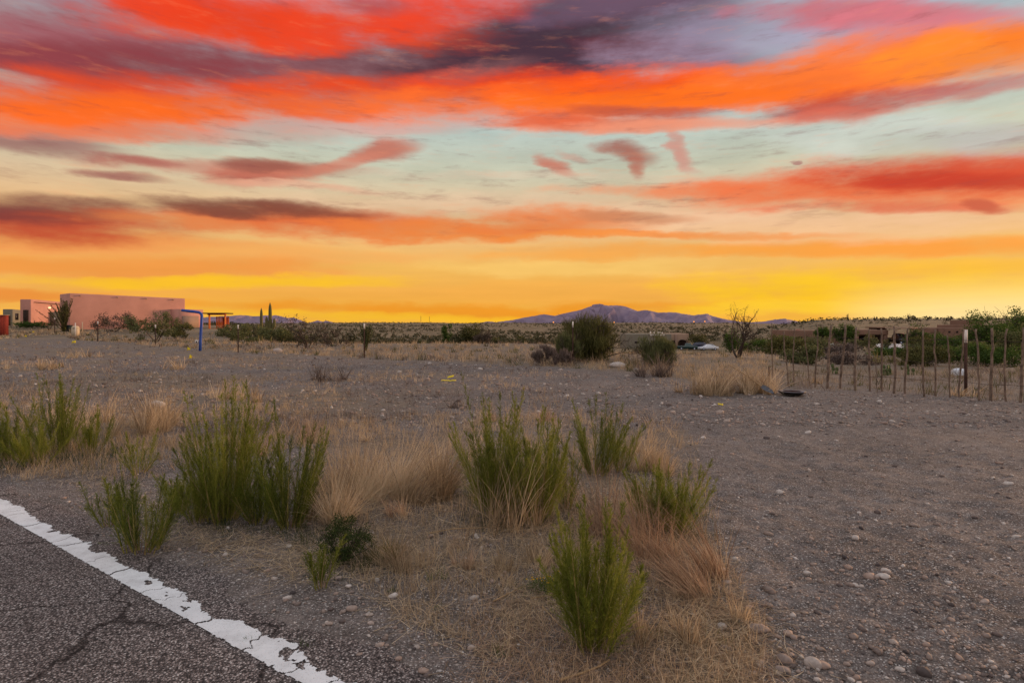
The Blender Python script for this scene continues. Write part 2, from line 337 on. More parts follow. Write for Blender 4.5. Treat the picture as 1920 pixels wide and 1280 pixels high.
def mountain_material():
    m, nt, b = mat('mountain_rock_haze'); p = pos(nt)
    f = noise(nt, p, .006, 8, .65)
    nt.links.new(ramp(nt, f, [(.3, (.15, .118, .180)), (.5, (.215, .170, .240)), (.7, (.28, .215, .27))]), b.inputs['Base Color'])  # bluish purple of distant haze mixed into the rock colour
    bump(nt, b, noise(nt, p, .02, 8, .7), .6, 12.0)
    return m
def glass_material():
    m, nt, b = mat('dark_glass'); b.inputs['Base Color'].default_value = (.012, .014, .018, 1); b.inputs['Roughness'].default_value = .08
    b.inputs['Specular IOR Level'].default_value = .6
    return m
def emis(name, col, s):
    m, nt, b = mat(name); b.inputs['Base Color'].default_value = (*col, 1); b.inputs['Emission Color'].default_value = (*col, 1); b.inputs['Emission Strength'].default_value = s
    return m
def carpaint(name, col, rough=.25):
    m, nt, b = mat(name); b.inputs['Base Color'].default_value = (*col, 1); b.inputs['Roughness'].default_value = rough; b.inputs['Coat Weight'].default_value = .5
    b.inputs['Specular IOR Level'].default_value = .5
    return m

M = dict(
    ground=ground_material(), asphalt=asphalt_material(), paint=paint_material(), stone=stone_material(), mountain=mountain_material(), glass=glass_material(),
    broom=leafmat('broom_needles', [(0, (.055, .082, .016)), (.35, (.125, .165, .026)), (.7, (.22, .26, .038)), (1, (.38, .39, .085))], .42),
    broomstem=leafmat('broom_stems', [(0, (.17, .19, .035)), (.5, (.30, .31, .06)), (1, (.42, .33, .14))], .15),
    darkleaf=leafmat('small_dark_leaves', [(0, (.018, .035, .010)), (.5, (.035, .062, .016)), (1, (.075, .105, .028))], .25),
    dry=leafmat('dry_straw', [(0, (.20, .15, .092)), (.4, (.41, .315, .20)), (.75, (.60, .475, .31)), (1, (.74, .61, .43))], .32),
    pink=leafmat('reddish_dry_straw', [(0, (.19, .125, .08)), (.4, (.35, .235, .155)), (.75, (.49, .345, .235)), (1, (.62, .47, .33))], .3),
    palegrass=leafmat('pale_grey_straw', [(0, (.13, .105, .08)), (.5, (.27, .22, .165)), (1, (.44, .37, .28))], .25),
    grey=leafmat('grey_dry_weed', [(0, (.07, .055, .05)), (.5, (.14, .11, .095)), (1, (.25, .20, .17))], .15),
    olive=leafmat('olive_leaves', [(0, (.042, .047, .015)), (.5, (.088, .094, .027)), (1, (.16, .15, .052))], .25),
    mesq=leafmat('mesquite_leaves', [(0, (.06, .072, .03)), (.5, (.12, .135, .052)), (1, (.20, .21, .09))], .25),
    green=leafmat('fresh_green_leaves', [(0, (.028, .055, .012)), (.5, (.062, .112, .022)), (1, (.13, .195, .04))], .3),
    brown=leafmat('brown_twigs', [(0, (.045, .035, .028)), (.5, (.085, .066, .05)), (1, (.15, .115, .085))], .1),
    scrub=leafmat('far_scrub', [(0, (.030, .032, .014)), (.5, (.055, .058, .026)), (.8, (.085, .082, .042)), (1, (.15, .13, .08))], .15),
    yucca=leafmat('yucca_blades', [(0, (.07, .075, .022)), (.5, (.15, .145, .045)), (1, (.27, .235, .085))], .2),
    flower=leafmat('yellow_petals', [(0, (.55, .30, .01)), (1, (.75, .48, .02))], .2),
    bark=simple('dark_bark', (.055, .042, .034), .4, 14), rib=simple('weathered_rib_wood', (.165, .125, .095), .5, 9), rust=simple('rusted_steel', (.062, .034, .026), .4, 20),
    white=simple('white_paint', (.74, .72, .66), .1, 12), wire=simple('steel_wire', (.06, .045, .04), .2, 20), blue=simple('blue_enamel', (.030, .085, .36), .12, 5, .4),
    pinkwall=stucco('pink_stucco', (.50, .265, .215)), taupe=stucco('taupe_stucco', (.30, .215, .165)), brownwall=stucco('brown_stucco', (.20, .125, .09)), tan=stucco('tan_stucco', (.38, .275, .20)), grey_and_shade=stucco('grey_stucco_and_shade', (.20, .19, .15)),
    darkdoor=simple('dark_door', (.03, .018, .014), .3, 4), orange=simple('orange_stained_wood', (.72, .20, .05), .2, 6), redmetal=simple('red_corrugated_metal', (.27, .045, .03), .2, 4),
    cream=simple('cream_plastic', (.52, .44, .31), .08, 6), darkgreen=simple('dark_green_metal', (.04, .055, .05), .1, 6), yellow=simple('yellow_tape', (.72, .58, .01), .08, 8, .5),
    panblack=simple('blackened_steel', (.018, .017, .018), .4, 20, .45), paninner=simple('burnt_pan_floor', (.05, .024, .02), .4, 25), bluegrey=simple('blue_grey_rim', (.11, .14, .18), .25, 15, .4),
    steel=simple('worn_steel_blade', (.10, .115, .14), .25, 12, .45, .3), wood=simple('pale_wood', (.34, .24, .13), .25, 10), dome=simple('pale_blue_dome', (.62, .70, .78), .05, 4, .5),
    concrete=simple('pale_concrete', (.48, .50, .52), .1, 2), lamp=emis('warm_lamp_glow', (1, .36, .05), 1.3), porch=emis('porch_lamp_glow', (1, .70, .36), 1.3),
    cargreen=carpaint('dark_green_paint', (.012, .055, .055)), carblue=carpaint('navy_paint', (.012, .022, .06)), carwhite=carpaint('white_car_paint', (.62, .70, .78)), carblack=carpaint('black_truck_paint', (.010, .011, .014)),
    tyre=simple('tyre_rubber', (.015, .015, .016), .2, 10), chrome=simple('bright_trim', (.55, .62, .75), .05, 8, .3), redlight=simple('tail_lamp_red', (.45, .03, .02), .05, 5, .3),
    saguaro=simple('saguaro_skin', (.12, .115, .045), .3, 20), cactus=simple('prickly_pear_skin', (.085, .115, .045), .25, 8), bluetarp=simple('blue_sheet', (.30, .42, .55), .15, 6), flagred=simple('faded_red_cloth', (.55, .22, .18), .15, 6),
)

# ------------------------------------------------------------------ mesh builders
def mesh_obj(name, verts, faces, material, parent=None, rnd=None, smooth=False, attrs=None):
    """verts (N,3); faces: list of int arrays (M,k)"""
    me = bpy.data.meshes.new(name)
    verts = np.asarray(verts, np.float32); faces = [np.asarray(f, np.int32) for f in faces if len(f)]
    me.vertices.add(len(verts)); me.vertices.foreach_set('co', verts.ravel())
    nl = sum(f.size for f in faces); npoly = sum(len(f) for f in faces)
    me.loops.add(nl); me.polygons.add(npoly)
    me.loops.foreach_set('vertex_index', np.concatenate([f.ravel() for f in faces]))
    st = []; o = 0
    for f in faces:
        k = f.shape[1]; st.append(o + np.arange(len(f)) * k); o += f.size
    me.polygons.foreach_set('loop_start', np.concatenate(st).astype(np.int32))
    if smooth: me.polygons.foreach_set('use_smooth', np.ones(npoly, bool))
    if rnd is not None: attrs = dict(attrs or {}, rnd=rnd)
    for k, v in (attrs or {}).items():
        a = me.attributes.new(k, 'FLOAT', 'POINT'); a.data.foreach_set('value', np.asarray(v, np.float32))
    me.update(calc_edges=True); me.validate()
    if material is not None: me.materials.append(material)
    o = bpy.data.objects.new(name, me); COL.objects.link(o)
    if parent is not None: o.parent = parent
    return o
def tag(o, label=None, cat=None, group=None, kind=None):
    if label: o['label'] = label
    if cat: o['category'] = cat
    if group: o['group'] = group
    if kind: o['kind'] = kind
    return o
def empty(name, loc, label, cat, group=None, rz=0.0):
    o = bpy.data.objects.new(name, None); o.empty_display_size = .2; COL.objects.link(o)
    o.location = tuple(float(v) for v in loc); o.rotation_euler = (0, 0, rz)
    return tag(o, label, cat, group)
class MB:
    def __init__(s): s.v = []; s.f = {}; s.r = []; s.n = 0
    def add(s, v, fs, r=None):
        v = np.asarray(v, float).reshape(-1, 3)
        for f in fs:
            f = np.asarray(f, int)
            if f.ndim == 1: f = f[None]
            if len(f): s.f.setdefault(f.shape[1], []).append(f + s.n)
        s.v.append(v); s.n += len(v)
        rr = np.full(len(v), random.random() if r is None else 0.0) if r is None or np.isscalar(r) else np.asarray(r)
        if r is not None and np.isscalar(r): rr = np.full(len(v), r)
        s.r.append(rr); return s
    def box(s, lo, hi, R=None, c=None):
        lo = np.array(lo, float); hi = np.array(hi, float)
        v = np.array([[x, y, z] for x in (lo[0], hi[0]) for y in (lo[1], hi[1]) for z in (lo[2], hi[2])])
        if R is not None: v = v @ np.asarray(R).T
        if c is not None: v = v + np.asarray(c)
        return s.add(v, [[[0, 1, 3, 2], [4, 6, 7, 5], [0, 4, 5, 1], [2, 3, 7, 6], [0, 2, 6, 4], [1, 5, 7, 3]]])
    def tube(s, pts, rad, n=6, r=None, cap=True):
        pts = np.asarray(pts, float); k = len(pts); rad = np.broadcast_to(np.asarray(rad, float), (k,))
        t = np.gradient(pts, axis=0); t /= np.linalg.norm(t, axis=1, keepdims=True) + 1e-9
        ref = np.array([1, 0, 0.]) if abs(t[:, 0]).mean() < .8 else np.array([0, 1., 0])
        a = np.cross(t, ref); a /= np.linalg.norm(a, axis=1, keepdims=True) + 1e-9; b = np.cross(t, a)
        th = np.arange(n) / n * 2 * math.pi
        v = pts[:, None] + rad[:, None, None] * (np.cos(th)[None, :, None] * a[:, None] + np.sin(th)[None, :, None] * b[:, None])
        i = np.arange(k - 1)[:, None] * n; j = np.arange(n)[None]; jn = (j + 1) % n
        q = np.stack([i + j, i + jn, i + n + jn, i + n + j], -1).reshape(-1, 4)
        fs = [q]
        if cap and n > 2: fs += [np.arange(n)[::-1][None], (np.arange(n) + (k - 1) * n)[None]]
        return s.add(v.reshape(-1, 3), fs, r)
    def lathe(s, prof, n=12, c=(0, 0, 0), r=None, ph=0.0):
        prof = np.asarray(prof, float); th = np.arange(n) / n * 2 * math.pi + ph; k = len(prof)
        v = np.stack([prof[:, None, 0] * np.cos(th), prof[:, None, 0] * np.sin(th), np.repeat(prof[:, 1:2], n, 1)], -1) + np.asarray(c)
        i = np.arange(k - 1)[:, None] * n; j = np.arange(n)[None]; jn = (j + 1) % n
        return s.add(v.reshape(-1, 3), [np.stack([i + j, i + jn, i + n + jn, i + n + j], -1).reshape(-1, 4)], r)
    def build(s, name, material, parent=None, smooth=False):
        return mesh_obj(name, np.concatenate(s.v), [np.concatenate(a) for a in s.f.values()], material, parent, np.concatenate(s.r), smooth)

def ribbons(base, dirs, length, width, bend, nseg=2, side=None, rnd=None):
    """curved tapering blades. base (N,3), dirs (N,3) unit start direction, bend (N,3) added over the length (gravity or wind)"""
    n = len(base); t = np.linspace(0, 1, nseg + 1)
    L = np.broadcast_to(length, (n,))[:, None, None]
    p = base[:, None] + dirs[:, None] * (L * t[None, :, None]) + bend[:, None] * (L * (t ** 2)[None, :, None])
    if side is None:
        a = rng.uniform(0, 2 * math.pi, n); side = np.stack([np.cos(a), np.sin(a), np.zeros(n)], -1)
    w = np.broadcast_to(width, (n,))[:, None, None] * (1 - .85 * t ** 1.5)[None, :, None] * .5
    v = np.stack([p - side[:, None] * w, p + side[:, None] * w], 2).reshape(-1, 3)
    k = (nseg + 1) * 2; o = np.arange(n)[:, None] * k
    q = np.concatenate([o + np.array([[2 * i, 2 * i + 1, 2 * i + 3, 2 * i + 2]]) for i in range(nseg)], 0)
    r = np.repeat(rng.random(n) if rnd is None else rnd, k)
    return v, q, r
def join(parts):
    v, q, r, o = [], [], [], 0
    for a, b, c in parts: v.append(a); q.append(b + o); r.append(c); o += len(a)
    return np.concatenate(v), np.concatenate(q), np.concatenate(r)
def needles(p0, d, length, width, rnd=None):
    """single triangle leaves"""
    n = len(p0); s = np.cross(d, rng.normal(size=(n, 3))); s /= np.linalg.norm(s, axis=1, keepdims=True) + 1e-9
    L = np.broadcast_to(length, (n,))[:, None]; w = np.broadcast_to(width, (n,))[:, None] * .5
    v = np.stack([p0 - s * w, p0 + s * w, p0 + d * L], 1).reshape(-1, 3)
    return v, np.arange(3 * n).reshape(-1, 3), np.repeat(rng.random(n) if rnd is None else rnd, 3)
def leafquads(p0, size, rnd=None, flat=0.0):
    n = len(p0); d = rng.normal(size=(n, 3)); d[:, 2] *= (1 - flat); d /= np.linalg.norm(d, axis=1, keepdims=True)
    s = np.cross(d, rng.normal(size=(n, 3))); s /= np.linalg.norm(s, axis=1, keepdims=True) + 1e-9
    L = np.broadcast_to(size, (n,))[:, None]
    v = np.stack([p0 - d * L * .5, p0 + s * L * .28, p0 + d * L * .5, p0 - s * L * .28], 1).reshape(-1, 3)
    return v, np.arange(4 * n).reshape(-1, 4), np.repeat(rng.random(n) if rnd is None else rnd, 4)
def inpoly(px, py, poly):
    c = np.zeros(len(px), bool); n = len(poly)
    for i in range(n):
        x1, y1 = poly[i]; x2, y2 = poly[(i + 1) % n]
        c ^= ((y1 > py) != (y2 > py)) & (px < (x2 - x1) * (py - y1) / (y2 - y1 + 1e-9) + x1)
    return c
def scatter_px(n, poly):
    poly = np.array(poly, float); lo, hi = poly.min(0), poly.max(0); X = []; c = 0
    while c < n:
        p = rng.uniform(lo, hi, (n, 2)); p = p[inpoly(p[:, 0], p[:, 1], poly)]; X.append(p); c += len(p)
    p = np.concatenate(X)[:n]; Y = EYE * F / (p[:, 1] - HZ)
    return np.stack([(p[:, 0] - 960) / F * Y, Y], -1)
def lift(xy, fine=True, dz=0.0): return np.column_stack([xy, hgt(xy[:, 0], xy[:, 1], fine) + dz])
#PART2
def unit(v): return v / (np.linalg.norm(v, axis=-1, keepdims=True) + 1e-9)
# ------------------------------------------------------------------ ground sheet
BND = np.array([(-900, 628), (0, 636), (107, 632), (183, 641), (300, 650), (447, 661), (683, 672), (1000, 686), (1200, 700), (1300, 715), (1440, 728), (1700, 737), (1920, 754), (2600, 800)], float)
LITTER = [(590, 860), (700, 815), (860, 800), (1290, 800), (1320, 900), (1330, 1010), (1440, 1170), (1420, 1300), (1010, 1300), (930, 1220), (760, 1170), (690, 1110), (560, 1010)]
def zones(X, Y):
    Ys = np.maximum(Y, .3); px = X / Ys * F + 960; py = HZ + EYE * F / Ys
    ok = (Y > .5)
    w = fbm(X / 1.5, Y / 1.5, 3, 77) - .5
    b = np.interp(px, BND[:, 0], BND[:, 1])
    beyond = sst(-4, 5, b - py + w * 14) * ok * (1 - .55 * sst(1400, 1480, px) * sst(690, 700, py + w * 20))
    left = .9 * sst(1250, 500, px) * sst(640, 650, py) * sst(860, 760, py + w * 60) * sst(.40, .60, .6 * fbm(X / 2.2, Y / 2.2, 3, 91) + .4 * fbm(X / .6, Y / .6, 3, 93)) * ok
    lit = np.zeros_like(px); m = inpoly(px.ravel() + w.ravel() * 90, py.ravel() + w.ravel() * 60, LITTER).reshape(px.shape); lit[m] = .8; lit = lit * (1 - .5 * sst(1090, 1190, py)) * sst(.25, .6, fbm(X / .7, Y / .7, 4, 97))
    return np.clip(np.maximum(np.maximum(beyond, left), lit * ok), 0, 1)
ang = np.radians(np.concatenate([np.arange(-62, 62, .32), np.arange(62, 298, 4.0)]))
rad = np.concatenate([[.25, .6, 1.0, 1.4, 1.8, 2.1], np.geomspace(2.3, 9, 135), np.geomspace(9.15, 60, 90), np.geomspace(61.5, 14000, 150)])
A, R_ = np.meshgrid(ang, rad); X, Y = R_ * np.sin(A), R_ * np.cos(A)
Z = hgt(X, Y, True)
nA, nR = len(ang), len(rad)
i = np.arange(nR - 1)[:, None] * nA; j = np.arange(nA)[None]; jn = (j + 1) % nA
quads = np.stack([i + j, i + jn, i + nA + jn, i + nA + j], -1).reshape(-1, 4)
verts = np.column_stack([X.ravel(), Y.ravel(), Z.ravel()]); verts = np.vstack([verts, [[0, 0, float(hgt(0, 0))]]])
fan = np.column_stack([np.full(nA, len(verts) - 1), np.arange(nA), (np.arange(nA) + 1) % nA])
straw = np.append(zones(X, Y).ravel(), 0); farw = np.append((sst(45, 110, R_) * sst(0, 20, Y)).ravel(), 0)
g = mesh_obj('ground', verts, [quads, fan], M['ground'], attrs=dict(straw=straw, far=farw), smooth=True)
tag(g, 'stony grey brown desert lot running out to scrub hills', 'ground', kind='structure')

# road and its edge line
def LP(s, n): return LB[0] + LD[0] * s + LN[0] * n, LB[1] + LD[1] * s + LN[1] * n
ss = np.arange(-6, 16, .04)
edge_n = .30 + (fbm(ss * 1.3, ss * 0, 4, 3) - .5) * .34 + (fbm(ss * 9, ss * 0 + 4, 2, 6) - .5) * .10
nn = np.concatenate([np.linspace(-9, -.6, 12), np.linspace(-.5, 1, 14)])
S_, K = np.meshgrid(ss, np.arange(len(nn)), indexing='ij')
NN = np.where(nn[None] < -.5, nn[None], -.5 + (nn[None] + .5) / 1.5 * (edge_n[:, None] + .5))
RX, RY = LP(S_, NN)
RZ = hgt(RX, RY) + .012 - .018 * (K == len(nn) - 1)
i = np.arange(len(ss) - 1)[:, None] * len(nn); j = np.arange(len(nn) - 1)[None]
q = np.stack([i + j, i + j + 1, i + len(nn) + j + 1, i + len(nn) + j], -1).reshape(-1, 4)[:, ::-1]
road = mesh_obj('road', np.column_stack([RX.ravel(), RY.ravel(), RZ.ravel()]), [q], M['asphalt'], smooth=True)
tag(road, 'rough dark chip sealed asphalt road in the near left corner', 'road', kind='structure')
# painted line: real patches of paint left after wear
c = .006; sl_ = np.arange(-2.2, 9.5, c); nl_ = np.arange(-.115, .125, c)
S2, N2 = np.meshgrid(sl_, nl_, indexing='ij'); cs, cn = S2 + c / 2, N2 + c / 2
worn = .62 * fbm(cs * 3.2, cn * 6, 3, 61) + .38 * fbm(cs * 22, cn * 26, 3, 67)
eR = .062 + (fbm(cs * 5, cs * 0, 3, 71) - .5) * .13 + (fbm(cs * 38, cn * 30, 2, 73) - .5) * .035
eL = -.072 + (fbm(cs * 30, cn * 20, 2, 79) - .5) * .02
keep = (cn < eR) & (cn > eL) & (worn > .235 + .16 * sst(-.02, .09, cn))
for k, s0 in enumerate(np.arange(-2.0, 9.5, .37)):       # cracks across the line
    s0 = s0 + (vn(k * 1.7, 0, 5) - .5) * .3; sl = (vn(k * 2.3, 3, 6) - .5) * 1.3
    d = np.abs(cs - s0 - cn * sl - (fbm(cn * 30, cn * 0 + k, 2, 83) - .5) * .07); wd = .003 + .014 * max(0, float(vn(k * 3.1, 9, 8)) - .45)
    keep &= d > wd
for k in (1, 3):
    s0 = [.55, 1.75, 2.05, 2.6, 4.2][k]; d = np.hypot((cs - s0) / [.10, .07, .16, .09, .2][k], (cn - [.03, .02, -.01, .05, .01][k]) / .022) + (fbm(cs * 25, cn * 25, 2, 85) - .5) * 1.6
    keep &= d > .8
PX, PY = LP(S2, N2); PX2, PY2 = LP(S2 + c, N2 + c)
vi = lambda a, b: a * (len(nl_) + 1) + b
SG, NG = np.meshgrid(np.append(sl_, sl_[-1] + c), np.append(nl_, nl_[-1] + c), indexing='ij'); GX, GY = LP(SG, NG)
a, b = np.nonzero(keep); q = np.column_stack([vi(a, b), vi(a + 1, b), vi(a + 1, b + 1), vi(a, b + 1)])
used, inv = np.unique(q, return_inverse=True); gv = np.column_stack([GX.ravel(), GY.ravel(), (hgt(GX, GY) + .016).ravel()])[used]
ln_ = mesh_obj('road_edge_line', gv, [inv.reshape(-1, 4)], M['paint']); tag(ln_, 'cracked worn white edge line painted along the asphalt', 'road marking', kind='structure')

# ------------------------------------------------------------------ mountains
def mountain(name, label, prof, Y0, dep, mt, seed, cell=3.0, amp=.5):
    prof = np.array(prof, float); px = np.arange(prof[0, 0], prof[-1, 0], cell); d = np.linspace(-1, 1, 70)
    P, Dd = np.meshgrid(px, d, indexing='ij'); Yy = Y0 + Dd * dep
    tgt = np.interp(px, prof[:, 0], prof[:, 1]); tgt = tgt + (fbm(px / 6, px * 0, 2, seed) - .5) * 1.2
    hpx = np.maximum(HZ + 9 - tgt, .3)
    wx = P + (fbm(P / 50, Dd * 2, 3, seed + 1) - .5) * 60
    ridge = 1 - np.abs(2 * fbm(wx / 30 + Dd * .8, Dd * 1.1 + 3, 4, seed + 2) - 1) * 1.25
    bell = np.clip(1 - np.abs(Dd) ** 1.15, 0, 1)
    sh = bell * (1 - amp * .6) + amp * (ridge - .5) * np.sqrt(bell) * np.clip(1.25 - bell, .25, 1)
    sh = np.clip(sh, 0, None); hp = np.interp(wx, px, hpx) * sh
    mx = hp.max(1); hp = hp * (hpx / np.maximum(mx, .1))[:, None]
    Zz = EYE + (hp - 9) / F * Yy
    Xx = (P - 960) / F * Y0
    Xx = (P - 960) / F * Yy
    n2 = len(d); i = np.arange(len(px) - 1)[:, None] * n2; j = np.arange(n2 - 1)[None]
    q = np.stack([i + j, i + n2 + j, i + n2 + j + 1, i + j + 1], -1).reshape(-1, 4)
    o = mesh_obj(name, np.column_stack([Xx.ravel(), Yy.ravel(), Zz.ravel()]), [q], mt, smooth=True)
    tag(o, label, 'mountain', kind='structure'); return o
mountain('mountain', 'purple twin peaked desert mountain in the middle distance', [(870, 611), (915, 602), (930, 604), (960, 600), (1000, 592), (1020, 589), (1040, 592), (1060, 587), (1080, 583), (1100, 577), (1112, 571), (1125, 569.5), (1140, 573), (1160, 572), (1175, 575), (1195, 583), (1213, 581), (1235, 586), (1260, 585), (1280, 588), (1300, 591), (1325, 587.5), (1345, 595), (1370, 600), (1400, 604), (1430, 603), (1455, 598), (1472, 597), (1500, 603), (1540, 611)], 5200, 1100, M['mountain'], 100, amp=.95)
mountain('mountain', 'long low pinkish mountain range behind the two saguaros', [(-300, 606), (-120, 598), (0, 596), (18, 584), (40, 590), (110, 600), (300, 600), (360, 596), (410, 593), (430, 592), (455, 590.5), (475, 593), (500, 591), (520, 591), (540, 596), (550, 594.5), (565, 601), (580, 607), (620, 612)], 6200, 1200, M['mountain'], 200, amp=.8)
mountain('mountain', 'small dark hills on the skyline right of the saguaros', [(545, 611), (575, 606), (590, 602), (596, 600.5), (605, 603), (612, 601), (628, 605), (660, 605.5), (700, 607.5), (730, 609), (770, 609.5), (830, 608), (865, 606.5), (900, 609), (930, 613)], 4200, 700, M['mountain'], 300)

# ------------------------------------------------------------------ stones
PHI = (1 + 5 ** .5) / 2
ICO = np.array([(-1, PHI, 0), (1, PHI, 0), (-1, -PHI, 0), (1, -PHI, 0), (0, -1, PHI), (0, 1, PHI), (0, -1, -PHI), (0, 1, -PHI), (PHI, 0, -1), (PHI, 0, 1), (-PHI, 0, -1), (-PHI, 0, 1)]) / math.sqrt(1 + PHI ** 2)
ICF = np.array([(0, 11, 5), (0, 5, 1), (0, 1, 7), (0, 7, 10), (0, 10, 11), (1, 5, 9), (5, 11, 4), (11, 10, 2), (10, 7, 6), (7, 1, 8), (3, 9, 4), (3, 4, 2), (3, 2, 6), (3, 6, 8), (3, 8, 9), (4, 9, 5), (2, 4, 11), (6, 2, 10), (8, 6, 7), (9, 8, 1)])
def rocks(p, size, rnd=None, flat=.6):
    n = len(p); s = np.broadcast_to(size, (n,))
    v = ICO[None] * (1 + rng.uniform(-.24, .24, (n, 12, 1)))
    v = v * np.stack([rng.uniform(.75, 1.45, n), rng.uniform(.6, 1.0, n), rng.uniform(.45, .8, n) * flat / .6], -1)[:, None] * s[:, None, None] * .5
    a = rng.uniform(0, 2 * math.pi, n); c_, s_ = np.cos(a)[:, None], np.sin(a)[:, None]
    x, y, z = v[..., 0], v[..., 1], v[..., 2]; ti = rng.uniform(-.35, .35, n)[:, None]
    z2 = z + x * ti
    v = np.stack([x * c_ - y * s_, x * s_ + y * c_, z2], -1) + p[:, None] + np.array([0, 0, .12]) * s[:, None, None]
    f = (ICF[None] + np.arange(n)[:, None, None] * 12).reshape(-1, 3)
    return v.reshape(-1, 3), f, np.repeat(rng.random(n) if rnd is None else rnd, 12)
def onroad(xy): return road_n(xy[:, 0], xy[:, 1]) < .12 + .3 * rng.random(len(xy))
gp = scatter_px(27000, [(-500, 800), (-500, 1000), (200, 1500), (2600, 1500), (2600, 800)])
dens = .35 + .65 * sst(.40, .62, fbm(gp[:, 0] / .8, gp[:, 1] / .8, 3, 55))
gp = gp[(rng.random(len(gp)) < dens) & ~onroad(gp)]
gs = np.clip(rng.lognormal(math.log(.011), .5, len(gp)), .005, .055) * (.7 + gp[:, 1] / 9)
fp = scatter_px(12500, [(0, 665), (-300, 800), (2300, 800), (2300, 760), (1900, 745), (1350, 725), (1000, 690), (600, 668)])
fs = np.clip(rng.lognormal(math.log(.030), .5, len(fp)), .012, .14) * (.6 + fp[:, 1] / 30)
gp = np.vstack([gp, fp]); gs = np.concatenate([gs, fs])
r_ = np.clip(rng.beta(2.2, 1.7, len(gp)), 0, 1)
v, f, r = rocks(lift(gp), gs, r_); o = mesh_obj('gravel', v, [f], M['stone'], rnd=r, smooth=False)
tag(o, 'loose grey and tan gravel strewn over the bare soil', 'gravel', kind='stuff')
# a subdivided rounded stone for the larger ones
def stone_mesh(seed, sx, sy, sz, rnd, sub=2):
    import bmesh
    bm = bmesh.new(); bmesh.ops.create_icosphere(bm, subdivisions=sub, radius=1.0)
    v = np.array([q.co for q in bm.verts]); f = np.array([[w.index for w in t.verts] for t in bm.faces]); bm.free()
    k = 1 + .22 * (fbm(v[:, 0] * 1.3 + seed, v[:, 1] * 1.3 + v[:, 2] * .7, 3, seed) - .5) * 2 + .10 * (fbm(v[:, 0] * 3 + seed, v[:, 2] * 3 + v[:, 1], 2, seed + 5) - .5)
    v = np.sign(v) * np.abs(v) ** .86 * k[:, None] * np.array([sx, sy, sz]) * .5
    Rr = np.random.default_rng(seed)
    for _ in range(7):
        nrm = unit(Rr.normal(size=3)); ex = (v / (np.array([sx, sy, sz]) * .5)) @ nrm - Rr.uniform(.62, .85); v = v - np.clip(ex, 0, None)[:, None] * nrm * np.array([sx, sy, sz]) * .5 * .9
    return v, f, np.full(len(v), rnd)
